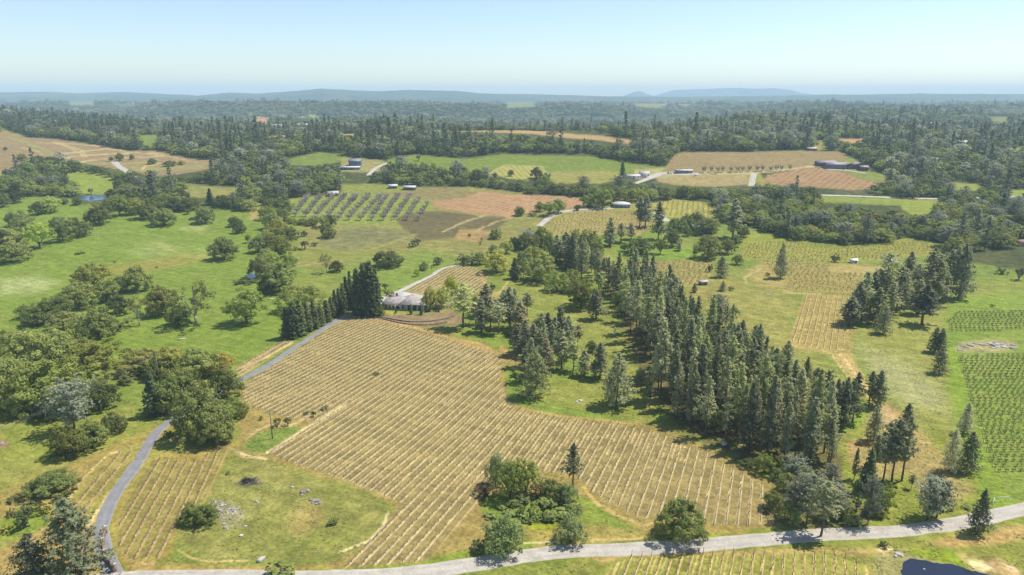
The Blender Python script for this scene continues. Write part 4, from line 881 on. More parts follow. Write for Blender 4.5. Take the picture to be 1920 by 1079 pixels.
  ('oak', 1308, 420, 396, 28, 'b'), ('oak', 1320, 440, 407, 40, ''), ('oak', 1336, 438, 410, 28, ''), ('pine', 1374, 448, 379, 38, ''), ('oak', 1394, 447, 424, 22, ''), ('oak', 1356, 418, 398, 22, ''), ('oak', 1288, 445, 428, 16, 'l'), ('bright', 1170, 472, 455, 16, ''),
  ('oak', 974, 408, 386, 20, 'd'), ('oak', 1012, 398, 378, 20, ''), ('bright', 1030, 405, 378, 32, ''), ('bright', 1047, 400, 374, 30, ''), ('shrub', 997, 406, 398, 18, ''), ('oak', 1083, 395, 384, 13, 'd'), ('bright', 1105, 388, 362, 36, ''), ('bright', 1130, 390, 352, 42, ''),
  ('bright', 1150, 382, 348, 40, ''), ('bright', 1172, 376, 348, 36, ''), ('bright', 1195, 378, 350, 32, ''), ('bright', 1115, 372, 350, 32, ''), ('oak', 1220, 376, 356, 28, ''), ('oak', 1250, 374, 352, 28, ''), ('bright', 1280, 372, 348, 26, ''), ('bright', 1305, 374, 350, 26, ''),
  ('fir', 1167, 334, 306, 14, 'd'), ('oak', 895, 344, 318, 30, ''), ('oak', 1006, 335, 313, 24, 'b'), ('bright', 1020, 355, 326, 24, ''), ('oak', 958, 335, 319, 12, ''), ('oak', 860, 330, 306, 36, ''), ('bright', 813, 325, 304, 12, 'p'), ('shrub', 785, 305, 291, 12, 'p')]),
 ('along the hillside drive', 'tall cypresses along the drive', [
  ('cypress', 540, 635, 580, 26, ''), ('cypress', 552, 635, 572, 24, 'd'), ('cypress', 565, 630, 568, 22, ''), ('cypress', 578, 624, 572, 20, ''), ('cypress', 590, 618, 567, 20, ''), ('cypress', 602, 611, 572, 18, ''), ('cypress', 613, 604, 566, 18, ''),
  ('cypress', 622, 598, 560, 16, ''), ('cypress', 629, 594, 548, 16, 'd'), ('cypress', 637, 589, 545, 16, ''), ('cypress', 644, 585, 536, 16, ''), ('cypress', 651, 582, 524, 17, 'd'), ('cypress', 659, 578, 514, 18, ''), ('cypress', 672, 589, 512, 24, 'd'),
  ('cypress', 684, 592, 503, 26, ''), ('cypress', 697, 594, 500, 26, 'd'), ('cypress', 707, 592, 512, 22, ''), ('cypress', 690, 580, 500, 24, '')]),
 ('in the house garden', 'garden trees round the house', [
  ('bright', 709, 594, 571, 26, 'l'), ('willow', 808, 580, 536, 34, 'y'), ('willow', 828, 577, 537, 34, 'y'), ('bright', 848, 562, 517, 30, 'y'), ('cypress', 771, 590, 572, 7, ''), ('cypress', 790, 591, 573, 7, ''), ('shrub', 804, 585, 573, 20, 'd'),
  ('shrub', 822, 584, 572, 20, 'd'), ('shrub', 730, 556, 545, 18, 'y'), ('shrub', 722, 545, 532, 14, 'y'), ('bright', 782, 519, 503, 12, 'l'), ('oak', 795, 513, 490, 18, ''), ('oak', 728, 501, 469, 50, 'd'), ('shrub', 775, 463, 448, 18, ''), ('shrub', 784, 463, 448, 14, 'd'),
  ('shrub', 742, 590, 582, 7, 'b'), ('shrub', 728, 577, 571, 12, ''), ('shrub', 725, 550, 544, 12, 'y'), ('oak', 822, 500, 482, 16, ''), ('shrub', 809, 506, 500, 5, 'd')]),
 ('in the pines below the house', 'pines standing below the house', [
  ('pine', 868, 617, 538, 42, 'l'), ('pine', 903, 625, 566, 32, ''), ('pine', 912, 595, 537, 38, 'b'), ('pine', 935, 628, 572, 30, ''), ('pine', 955, 618, 545, 34, ''), ('pine', 945, 600, 548, 30, ''), ('pine', 988, 592, 553, 22, ''), ('pine', 975, 624, 570, 32, 'b'),
  ('pine', 892, 610, 560, 28, ''), ('pine', 965, 600, 545, 26, ''), ('pine', 920, 615, 560, 28, ''), ('shrub', 923, 543, 533, 12, 'd'), ('oak', 960, 632, 610, 28, 'd')]),
 ('in the grove above the lawn', 'pines of the grove above the lawn', [
  ('pine', 970, 668, 612, 32, ''), ('pine', 985, 690, 620, 34, ''), ('bigpine', 1003, 747, 664, 52, 'l'), ('pine', 1024, 710, 642, 32, 'b'), ('pine', 985, 660, 605, 30, ''), ('pine', 1000, 672, 612, 32, ''), ('pine', 1053, 694, 625, 32, ''), ('pine', 1050, 655, 582, 36, ''),
  ('pine', 1016, 645, 592, 24, ''), ('pine', 1027, 645, 591, 24, ''), ('pine', 1003, 645, 602, 24, ''), ('pine', 1040, 660, 600, 28, ''), ('pine', 1065, 660, 598, 26, ''), ('pine', 1075, 697, 645, 26, 'l'), ('pine', 1083, 652, 613, 24, 'b'), ('pine', 1095, 706, 660, 26, ''),
  ('pine', 1125, 711, 648, 32, ''), ('pine', 1114, 708, 678, 16, ''), ('oak', 1110, 662, 640, 26, 'd'), ('bigpine', 1156, 764, 672, 66, ''), ('pine', 996, 705, 640, 32, ''), ('pine', 1012, 690, 625, 30, ''), ('pine', 1035, 680, 615, 30, ''), ('pine', 1018, 668, 605, 28, ''),
  ('pine', 985, 718, 660, 32, ''), ('pine', 1062, 680, 612, 28, '')]),
 ('in the mixed grove behind the lawn', 'trees of the mixed grove behind the lawn', [
  ('oak', 930, 512, 469, 52, 'o'), ('fir', 965, 524, 487, 24, 'd'), ('oak', 983, 508, 470, 40, ''), ('oak', 1012, 528, 478, 62, ''), ('bright', 1044, 547, 506, 44, ''), ('bright', 1072, 530, 503, 30, ''), ('oak', 1090, 578, 520, 62, 'o'), ('oak', 1066, 550, 530, 34, 'd'),
  ('pine', 1117, 600, 548, 32, ''), ('shrub', 868, 496, 478, 24, 'p'), ('shrub', 885, 497, 476, 30, 'l'), ('oak', 900, 500, 472, 26, ''), ('oak', 930, 448, 430, 26, ''), ('oak', 985, 475, 438, 34, ''), ('oak', 1015, 470, 424, 42, 'o'), ('bright', 1030, 480, 440, 30, ''),
  ('bright', 950, 475, 452, 30, ''), ('grey', 990, 465, 435, 26, 'p'), ('pine', 1043, 498, 445, 28, ''), ('pine', 1060, 495, 440, 30, ''), ('pine', 1050, 505, 455, 26, ''), ('bright', 1083, 468, 425, 38, ''), ('bright', 1106, 472, 428, 38, ''), ('bright', 1118, 480, 445, 28, ''),
  ('oak', 925, 480, 458, 18, 'p'), ('shrub', 980, 528, 519, 16, 'p'), ('oak', 1070, 505, 480, 36, 'p'), ('bright', 995, 450, 425, 20, ''), ('oak', 965, 468, 445, 26, ''), ('oak', 1000, 490, 462, 34, 'o'), ('shrub', 880, 446, 438, 7, 'd'), ('shrub', 903, 453, 446, 8, 'b'), ('shrub', 900, 461, 455, 6, 'd')]),
]
# stands read as areas: (phrase, group, outline of the tree feet, count, [(kind, weight, height m, width m)], least distance m)
AREAS = [
 ('in the long pine belt', 'pines of the long belt', [(1150, 555), (1185, 545), (1215, 575), (1250, 600), (1290, 625), (1330, 660), (1385, 705), (1440, 738), (1500, 772), (1545, 805), (1570, 850), (1560, 890), (1535, 895), (1480, 868),
    (1415, 850), (1345, 835), (1275, 800), (1240, 760), (1222, 700), (1190, 645), (1165, 600)], 136, [('pine', .91, 21, 5.3), ('oak', .05, 7, 7), ('grey', .04, 14, 6)], 4.5),
 ('in the mixed pines behind the lawn grove', 'pines mixed into the grove behind the lawn', [(1040, 485), (1095, 490), (1140, 530), (1175, 560), (1150, 575), (1120, 560), (1075, 515)], 22, [('pine', 1.0, 17, 5.2)], 4.0),
]
# ---------------------------------------------------------------- ponds flatten the ground under them
POND_PX = [('near pond', [(1690, 1090), (1691, 1070), (1693, 1060), (1697, 1051), (1708, 1048), (1722, 1049), (1742, 1053), (1764, 1058), (1786, 1059), (1800, 1063), (1819, 1071), (1847, 1077), (1866, 1084), (1860, 1096), (1700, 1100)]),
           ('meadow pond', [(150, 372), (153, 368), (167, 365.5), (185, 364.5), (201, 365), (201, 371), (192, 377), (170, 379.5), (152, 378)]),
           ('small pond', [(352, 411), (360, 406.5), (373, 407), (375, 411), (368, 415), (354, 415)]),
           ('tiny pond', [(463, 516), (470, 512), (479, 514), (480, 521), (470, 524), (464, 521)])]
PONDS = []
_terr0 = terr
for nm, pl in POND_PX:
    P = at([p[0] for p in pl], [p[1] for p in pl])
    c = P.mean(0); R = np.hypot(P[:, 0] - c[0], (P[:, 1] - c[1])).max() * 1.05
    PONDS.append((c[0], c[1], R, float(np.median(P[:, 2])), P))
def terr(x, y):
    z = _terr0(x, y)
    x = np.asarray(x, float); y = np.asarray(y, float)
    for cx, cy, R, lv, P in PONDS:
        w = 1 - sm(1.0, 1.7, np.hypot(x - cx, y - cy) / R)
        z = z * (1 - w) + lv * w
    return z

ground = build_ground()

def water(name, i, col, rough, ripple):
    cx, cy, R, lv, P = PONDS[i]
    pts = []
    n = len(P)
    for k in range(n):
        a, b = P[k], P[(k + 1) % n]
        for s in (0, .33, .66):
            q = a + (b - a) * s; q = q + rng.normal(0, 0.010 * R, 3); pts.append((q[0], q[1], lv + 0.05))
    t = NT(name + ' water')
    nz = t.noise(ripple, 3.0)
    b = t.bsdf(col, rough, 0.6, normal=t.bump(nz, 0.12, 0.15))
    m = t.done(b)
    o = link('pond_water', mesh_np(name, pts, [(np.arange(len(pts))[None, :], 0)], [m]))
    tag(o, None, kind='structure')
water('near pond', 0, (0.012, 0.014, 0.028), .12, 2.0)
water('meadow pond', 1, (0.045, 0.10, 0.19), .10, .7)
water('small pond', 2, (0.03, 0.035, 0.05), .12, .7)
water('tiny pond', 3, (0.05, 0.08, 0.14), .1, .7)

# ---------------------------------------------------------------- roads
def smooth_path(P, step=1.5):
    P = np.asarray(P, float); out = []
    Q = np.vstack([2 * P[0] - P[1], P, 2 * P[-1] - P[-2]])
    for i in range(1, len(Q) - 2):
        n = max(2, int(np.linalg.norm(Q[i + 1] - Q[i]) / step))
        for k in range(n):
            t = k / n
            out.append(0.5 * ((2 * Q[i]) + (-Q[i - 1] + Q[i + 1]) * t + (2 * Q[i - 1] - 5 * Q[i] + 4 * Q[i + 1] - Q[i + 2]) * t * t + (-Q[i - 1] + 3 * Q[i] - 3 * Q[i + 1] + Q[i + 2]) * t ** 3))
    out.append(P[-1]); return np.array(out)

ROADS_PX = []
def road(name, px, width, mat, lift=0.09, step=1.5):
    ROADS_PX.append((px, float(np.mean(width))))
    P = at([p[0] for p in px], [p[1] for p in px])[:, :2]
    c = smooth_path(P, step); t = np.gradient(c, axis=0); t /= np.linalg.norm(t, axis=1)[:, None]
    nrm = np.stack([t[:, 1], -t[:, 0]], 1)
    w = np.interp(np.arange(len(c)), np.linspace(0, len(c) - 1, len(np.atleast_1d(width))), np.atleast_1d(width))
    ns = 11; V_ = []
    for k in range(ns):
        s = (k / (ns - 1) - .5)
        j = (fbm(c[:, 0] / 3, c[:, 1] / 3, 40 + k, 2) - .5) * 1.0 if k in (0, ns - 1) else 0
        q = c + nrm * (w * s + j)[:, None]
        V_.append(np.stack([q[:, 0], q[:, 1], terr(q[:, 0], q[:, 1]) + lift - (0.12 if k in (0, ns - 1) else 0)], 1))
    V_ = np.stack(V_, 1).reshape(-1, 3)
    n = len(c); idx = np.arange(n * ns).reshape(n, ns)
    F = np.stack([idx[:-1, :-1], idx[:-1, 1:], idx[1:, 1:], idx[1:, :-1]], -1).reshape(-1, 4)
    if np.mean(np.cross(V_[F[:, 1]] - V_[F[:, 0]], V_[F[:, 2]] - V_[F[:, 0]])[:, 2]) < 0: F = F[:, ::-1]
    u = np.tile(np.linspace(-1, 1, ns), n)
    o = link(name, mesh_np(name, V_, [(F, 0)], [mat], True, {'Across': u})); tag(o, None, kind='structure')
    return o

def paved(name, c1, c2):
    t = NT(name)
    a = t.noise(1 / 3.0, 4.0); b = t.noise(2.2, 4.0, off=9.0); d = t.noise(1 / 11.0, 3.0, off=3.0)
    c = t.mix(t.ramp(a, .35, .68), c1, c2)
    c = t.mix(1.0, c, t.ramp(b, .3, .75, .86, 1.12), 'MULTIPLY')
    c = t.mix(t.math('MULTIPLY', t.ramp(d, .55, .75), .35), c, (0.30, 0.26, 0.19))
    ac = t.math('ABSOLUTE', t.attr('Across').outputs['Fac'])
    wob = t.math('ADD', ac, t.math('MULTIPLY', t.math('SUBTRACT', a, .5), .35))
    wheel = t.math('MULTIPLY', t.ramp(wob, .22, .42), t.ramp(wob, .50, .72, 1.0, 0.0))
    c = t.mix(t.math('MULTIPLY', wheel, .45), c, t.mix(1.0, c, (.80, .79, .78), 'MULTIPLY'))
    edge = t.ramp(t.math('ADD', ac, t.math('MULTIPLY', t.math('SUBTRACT', b, .5), .5)), .80, 1.02)
    c = t.mix(t.math('MULTIPLY', edge, .7), c, (0.33, 0.265, 0.15))
    return t.done(t.bsdf(c, .9, .2))
M['asphalt'] = paved('worn grey driveway asphalt', (0.19, 0.185, 0.185), (0.235, 0.23, 0.225))
M['lane'] = paved('pale chip seal', (0.36, 0.325, 0.265), (0.435, 0.395, 0.325))
M['gravel'] = paved('pale gravel', (0.36, 0.33, 0.28), (0.46, 0.42, 0.36))
road('road', [(-60, 1100), (100, 1096), (250, 1084), (420, 1082), (560, 1084), (700, 1080), (800, 1071), (900, 1057), (1000, 1041), (1060, 1034), (1200, 1029), (1330, 1021), (1420, 1013), (1540, 1003), (1680, 996), (1780, 984), (1860, 968), (1940, 950), (2050, 925)], 5.0, M['lane'])
road('driveway', [(222, 1092), (206, 1062), (195, 1030), (190, 1003), (198, 965), (222, 918), (258, 868), (295, 810), (328, 785), (368, 762), (405, 738), (452, 712), (500, 687), (548, 655), (590, 628), (628, 604), (658, 590), (690, 584)], [3.6, 3.6, 3.6, 3.7, 3.6, 3.4, 3.4, 3.4, 3.4, 3.2, 3.1, 3.2, 3.4, 4.0, 5.2], M['asphalt'])
road('gravel_lane', [(700, 578), (725, 556), (752, 545), (780, 531), (806, 519), (830, 504), (862, 497)], [4.2, 4.0, 3.4, 3.0, 2.2], M['gravel'])
road('country_road', [(1530, 366), (1600, 368), (1680, 371), (1750, 373), (1800, 372), (1930, 368)], 6.0, M['gravel'], .2, 4)
road('farm_lane', [(1190, 345), (1225, 332), (1240, 326), (1280, 327), (1310, 326)], [6, 7, 9, 9, 6], M['gravel'], .25, 3)
road('farm_lane', [(1409, 350), (1411, 338), (1414, 325)], 6, M['lane'], .25, 3)
road('farm_lane', [(1010, 425), (1040, 402), (1070, 395), (1110, 392), (1150, 391)], 5, M['gravel'], .2, 3)
road('farm_lane', [(1232, 398), (1240, 408), (1252, 416)], 7, M['gravel'], .2, 3)
road('winery_yard', [(1542, 312), (1556, 318), (1585, 320), (1605, 323), (1625, 326)], [4, 6, 5, 4, 3], M['gravel'], .3, 3)
road('country_road', [(213, 302), (222, 312), (238, 322), (250, 333), (262, 343)], 7, M['lane'], .3, 3)
road('farm_lane', [(690, 330), (702, 318), (712, 312), (728, 306)], 5, M['gravel'], .3, 3)

# ---------------------------------------------------------------- vines
def brown_vines(r):
    """pruned vines: short trunk, two thick arms along the wire, stubby spurs"""
    out = []
    for k in range(5):
        b = MB(); h = r.uniform(.62, .78); lx = r.normal(0, .04)
        b.tube([(0, 0, -.1), (lx, .03, h * .5), (lx * 2, 0, h)], [.085, .07, .08], 4, 0, False)
        for s in (-1, 1):
            b.tube([(lx * 2, 0, h), (lx * 2, s * .4, h + .07), (0, s * .92, h + .05)], [.075, .068, .055], 4, 0, False)
            for q in range(4):
                yy = s * r.uniform(.1, .85); b.tube([(lx, yy, h + .05), (lx + r.normal(0, .10), yy + r.normal(0, .08), h + r.uniform(.14, .30))], [.042, .025], 3, 0, False)
        nl = 5
        C = np.stack([r.normal(0, .12, nl), r.uniform(-.8, .8, nl), h + r.uniform(.05, .28, nl)], 1)
        Vq, F = leaf_quads(C, r.normal(size=(nl, 3)) + np.array([0, 0, .5]), r.uniform(.10, .2, nl), r)
        b.add(Vq, [tuple(f) for f in F], 1)
        if k == 0: b.tube([(.03, .9, -.1), (.03, .9, 1.25)], [.03, .03], 4, 2)
        out.append((np.concatenate(b.V), {kk: np.array(f) for kk, f in b.F.items()}))
    return out
def vine_part(green, r):
    if not green: return brown_vines(r)
    """a few vine stocks: list of (verts, faces) of one plant, several variants"""
    out = []
    for k in range(5):
        b = MB()
        h = r.uniform(.75, .95); lx = r.normal(0, .05)
        b.tube([(0, 0, -.1), (lx, .03, h * .5), (lx * 2, 0, h)], [.12, .10, .12], 4, 0, False)
        for s in (-1, 1):
            b.tube([(lx * 2, 0, h), (lx * 2, s * .4, h + .12), (lx * 2, s * .85, h + .08)], [.10, .085, .06], 3, 0, False)
            for q in range(4):
                yy = s * r.uniform(.1, .85); b.tube([(lx * 2, yy, h + .08), (lx * 2 + r.normal(0, .16), yy + r.normal(0, .1), h + r.uniform(.2, .45))], [.05, .025], 3, 0, False)
        nl = 34 if green else 5
        C = np.stack([r.normal(0, .30 if green else .14, nl), r.uniform(-.8, .8, nl), h + r.uniform(-.35 if green else .05, .55, nl)], 1)
        Vq, F = leaf_quads(C, r.normal(size=(nl, 3)) + np.array([0, 0, .5]), r.uniform(.2, .36, nl) if green else r.uniform(.12, .24, nl), r)
        b.add(Vq, [tuple(f) for f in F], 1)
        if k == 0: b.tube([(.03, 1.0, -.1), (.03, 1.0, 1.45)], [.035, .035], 4, 2)
        Vv = np.concatenate(b.V); out.append((Vv, {kk: np.array(f) for kk, f in b.F.items()}))
    return out
M['stock'] = simple('dark vine wood', (0.155, 0.118, 0.102), .95, .35, 4)
M['post'] = simple('grey vineyard post', (0.20, 0.17, 0.15), .9, .3, 4)
M['f_vine'] = foliage('young vine leaves', (0.17, 0.22, 0.05), (0.25, 0.29, 0.075), .4)
M['f_gvine'] = foliage('full vine leaves', (0.10, 0.19, 0.045), (0.16, 0.255, 0.065), .4)
VP = {False: vine_part(False, np.random.default_rng(5)), True: vine_part(True, np.random.default_rng(6))}

def vines_mesh(name, pts, th, green, r, scale=1.0):
    Vs = []; Fs = {}; off = 0
    for k, p in enumerate(pts):
        Vv, Fv = VP[green][0 if k % 4 == 0 else r.integers(1, 5)]
        a = -th + (math.pi if r.random() < .5 else 0) + r.normal(0, .06)
        ca, sa = math.cos(a), math.sin(a); s = scale * r.uniform(.9, 1.12)
        q = np.stack([Vv[:, 0] * ca - Vv[:, 1] * sa, Vv[:, 0] * sa + Vv[:, 1] * ca, Vv[:, 2]], 1) * s + p
        Vs.append(q)
        for kk, f in Fv.items(): Fs.setdefault(kk, []).append(f + off)
        off += len(Vv)
    Vs = np.concatenate(Vs); var = np.clip(fbm(Vs[:, 0] * 1.3, Vs[:, 1] * 1.3, 3, 2) * 1.2 - .1, 0, 1)
    return mesh_np(name, Vs, [(np.concatenate(f), kk[1]) for kk, f in Fs.items()], [M['stock'], M['f_gvine' if green else 'f_vine'], M['post']], False, {'Var': var})

def vine_rows():
    mass = []
    for v in V:
        if v['kind'] == 'none': continue
        P = at([p[0] for p in v['poly']], [p[1] for p in v['poly']])
        s = row_s(v, P[:, 0], P[:, 1]); th = v['th']
        step = {'brown': 1.7, 'green': 2.0, 'mass': 3.0}[v['kind']]
        dv = np.array([math.sin(th), math.cos(th)]); nv = np.array([math.cos(th), -math.sin(th)])
        al = P[:, :2] @ dv
        rows = []
        for k in range(int(math.floor(s.min())), int(math.ceil(s.max())) + 1):
            if v['fan']:
                x0 = (k + .5) * v['sp'] / math.cos(th); A = math.tan(th); B = -0.0007
                yy = np.arange(P[:, 1].min() - 3, P[:, 1].max() + 3, step * math.cos(th)); yy = yy + rng.uniform(0, step); dy = yy - v['y0']
                xx = x0 * (1 + B * dy) + A * dy
            else:
                tt = np.arange(al.min() - 2, al.max() + 2, step)
                tt = tt + rng.uniform(0, step)
                q = nv * (k + .5) * v['sp'] + dv * tt[:, None]; xx, yy = q[:, 0], q[:, 1]
            jit = rng.normal(0, .05, xx.shape); xx = xx + jit
            zz = terr(xx, yy); px, py, _ = proj(xx, yy, zz)
            ins = polysd(px, py, v['poly']) > (1.2 if v['kind'] != 'mass' else .6)
            i = 0
            while i < len(ins):
                if not ins[i]: i += 1; continue
                j = i
                while j < len(ins) and ins[j]: j += 1
                if j - i >= 4:
                    keep = np.arange(i, j); keep = keep[rng.random(len(keep)) > .05]
                    if len(keep) > 2: rows.append((px[i], np.stack([xx[keep], yy[keep], zz[keep]], 1)))
                i = j
        if v['kind'] == 'mass':
            mass += [(p, th) for _, r_ in rows for p in r_]; continue
        rows.sort(key=lambda r_: r_[0])
        green = v['kind'] == 'green'
        look = 'leafy green' if green else 'bare brown'
        for i, (_, pts) in enumerate(rows):
            c = pts[len(pts) // 2]
            me = vines_mesh('vines', pts - c, th, green, rng, .70 if green else .80)
            where = {'main': 'counting from the driveway across the big straw-coloured vineyard', 'strip left of the drive': 'from the left in the strip beyond the drive',
                     'strip above the drive': 'from the left in the strip above the drive'}.get(v['name'], 'from the left in the ' + v['name'])
            if green: where = 'from the far end of the ' + v['name']
            o = thing('vine_row', f"{look} vine row, {ordinal(i + 1) if not green else ordinal(len(rows) - i)} {where}", 'vine row', tuple(float(q) for q in c), 0, 'vine rows of the ' + ('main vineyard' if v['name'] == 'main' else v['name']))
            link('vines', me, o)
            for e, sgn in ((pts[0], 1), (pts[-1], -1)):
                d = (pts[1] - pts[0]) / np.linalg.norm(pts[1] - pts[0]) * sgn
                b = MB(); q = e - c - d * .9
                b.tube([q - np.array([0, 0, .2]), q - d * .35 + np.array([0, 0, 1.5])], [.07, .06], 5)
                b.build('end_post', M['post'], o)
    ms = [m for m in mass]
    r = rng; Vs = []
    pts = np.array([m[0] for m in ms]); ths = [m[1] for m in ms]
    # one mass of far vines
    Vl = []; F = []; off = 0
    b = MB()
    C = np.repeat(pts, 7, 0) + np.stack([r.normal(0, .35, len(pts) * 7), r.normal(0, .7, len(pts) * 7), r.uniform(.2, 1.2, len(pts) * 7)], 1)
    Vq, F = leaf_quads(C, r.normal(size=C.shape) + np.array([0, 0, .4]), r.uniform(.3, .6, len(C)), r)
    me = mesh_np('vines', Vq, [(F, 0)], [M['f_vine']], False, {'Var': np.repeat(r.random(len(C)), 4)})
    tag(link('vineyard_vines', me), 'rows of vines in the vineyards beyond the pine belt', kind='stuff')
vine_rows()

# ---------------------------------------------------------------- trees from the lists
def add_cluster(phrase, group, items):
    B = at([i[1] for i in items], [i[2] for i in items])
    _, _, dp = proj(B[:, 0], B[:, 1], B[:, 2])
    count = {}
    order = sorted(range(len(items)), key=lambda i: items[i][1])
    lab = {}
    n_of = {}
    for i in items: n_of[i[0]] = n_of.get(i[0], 0) + 1
    for i in order:
        sp, bx, by, ty, w, tn = items[i]
        count[sp] = count.get(sp, 0) + 1
        if n_of[sp] == 1: lab[i] = f"the only {TWORD[tn]} {SPW[sp]} {phrase}"
        else: lab[i] = f"{ordinal(count[sp])} {SPW[sp]} from the left, {TWORD[tn]}, {phrase}"
    for i, (sp, bx, by, ty, w, tn) in enumerate(items):
        dep = PITCH + math.atan((by - CY) / FPX)
        if sp in ('oak', 'bright', 'willow', 'shrub', 'airy', 'grey'):
            e = (by - ty) / 2; cpx = math.sqrt(max(e * e - (w / 2 * math.sin(dep)) ** 2, (.5 * e) ** 2)) / math.cos(dep)
            if sp in ('oak', 'shrub'): cpx = min(cpx, .47 * w)
            gy = ty + math.hypot(w / 2 * math.sin(dep), cpx * math.cos(dep)) + cpx * math.cos(dep)
            hpx = 2 * cpx * math.cos(dep)
        else:
            gy = by - 0.12 * w * math.sin(dep); hpx = gy - ty
        p = at1(bx, gy); d = float(proj(p.x, p.y, p.z)[2]); ppm = FPX / d
        h = max(.5, hpx / ppm / math.cos(dep)) * 1.04
        tint = TINT[tn]; j = 1 + rng.normal(0, .05)
        TREES.append(dict(sp=sp, p=p, h=h, w=w / ppm * 1.04, px=bx, py=by, label=lab[i], group=group, tint=tuple(c * j for c in tint), hpx=hpx))
for ph, gr, it in CL: add_cluster(ph, gr, it)
def fit(lab):
    import re as _re
    while len(_re.findall(r"[A-Za-z']+", lab)) > 16 and ',' in lab: lab = lab[:lab.index(',')] + lab[lab.index(',', lab.index(',') + 1) + 1:] if lab.count(',') > 1 else lab.replace(',', '').replace('green ', '')
    return lab

def inside_px(x, y, poly):
    px, py, d = proj(x, y, terr(x, y)); return polysd(px, py, poly)

for ph, gr, poly, n, mix, dist in AREAS:
    P = at([p[0] for p in poly], [p[1] for p in poly]); lo = P.min(0); hi = P.max(0)
    got = []
    tries = 0
    while len(got) < n and tries < 40000:
        tries += 1
        x, y = rng.uniform(lo[0], hi[0]), rng.uniform(lo[1], hi[1])
        if inside_px(np.array([x]), np.array([y]), poly)[0] < 1: continue
        if any((x - g[0]) ** 2 + (y - g[1]) ** 2 < dist ** 2 for g in got): continue
        got.append((x, y))
    rec = []
    for x, y in got:
        z = float(terr(x, y)); px, py, d = (float(q) for q in proj(x, y, z))
        u = rng.random(); acc = 0
        for sp, wt, h, w in mix:
            acc += wt
            if u < acc: break
        k = np.clip(rng.normal(1, .20), .5, 1.3)
        rec.append((px, py, d, sp, Vector((x, y, z)), h * k, w * k * rng.uniform(.85, 1.2)))
    bands = [(0, 9999, ph)] if n < 60 else [(0, 600, 'at the upper end of the long pine belt'), (600, 690, 'in the upper middle of the long pine belt'), (690, 770, 'in the lower middle of the long pine belt'), (770, 830, 'beside the vineyard in the long pine belt'),
             (830, 2000, 'at the lower end of the long pine belt')]
    for a, b, where in bands:
        cnt = {}
        for px, py, d, sp, p, h, w in sorted(r_ for r_ in rec if a <= r_[1] < b):
            cnt[sp] = cnt.get(sp, 0) + 1
            tn = random.choice(['', '', 'd', 'l', 'p', 'p', '', 'l']) if sp == 'pine' else random.choice(['', 'g'])
            if sp == 'grey': tn = 'g'
            tint = TINT[tn] if tn != 'p' else (1.3, 1.25, 1.25)
            w_ = {'p': 'greyish green'}.get(tn, TWORD[tn])
            TREES.append(dict(sp=sp, p=p, h=h, w=w, px=px, py=py, label=f"{ordinal(cnt[sp])} {SPW[sp]} from the left, {w_}, {where}", group=gr, tint=tint, hpx=h * FPX / d * .9))

# orchard of leafless trees
ob = []
for i in range(12):
    xb = 548 + i * 21.4; xt = xb + 24 + i * 0.5
    for j in range(9):
        f = j / 8.0
        y = 413 - 41 * (1 - (1 - f) ** 1.35); x = xb + (xt - xb) * (1 - (1 - f) ** 1.2) * (1.35 if i < 7 else 1.0)
        if polysd(np.array([x]), np.array([y]), [(545, 380), (575, 373), (640, 366), (700, 364), (780, 373), (806, 384), (800, 420), (690, 417), (545, 412)])[0] > 0: ob.append((i, j, x + rng.normal(0, .6), y + rng.normal(0, .3)))
for i, j, x, y in ob:
    p = at1(x, y); d = float(proj(p.x, p.y, p.z)[2])
    TREES.append(dict(sp='bare', p=p, h=rng.uniform(4.2, 5.6), w=rng.uniform(5, 6.5), px=x, py=y, label=f"leafless grey orchard tree, {ordinal(j + 1)} up the {ordinal(i + 1)} orchard row from the left", group='leafless orchard trees', tint=(1, 1, 1), hpx=10))
for k, x in enumerate(np.linspace(1318, 1480, 14)):
    p = at1(x + rng.normal(0, 2), 324 - (x - 1318) * .02)
    TREES.append(dict(sp='bare', p=p, h=rng.uniform(5, 7), w=5.0, px=x, py=324, label=f"leafless young tree, {ordinal(k + 1)} from the left along the brown vineyard lane", group='leafless trees along the vineyard lane', tint=(.9, .95, .8), hpx=10))

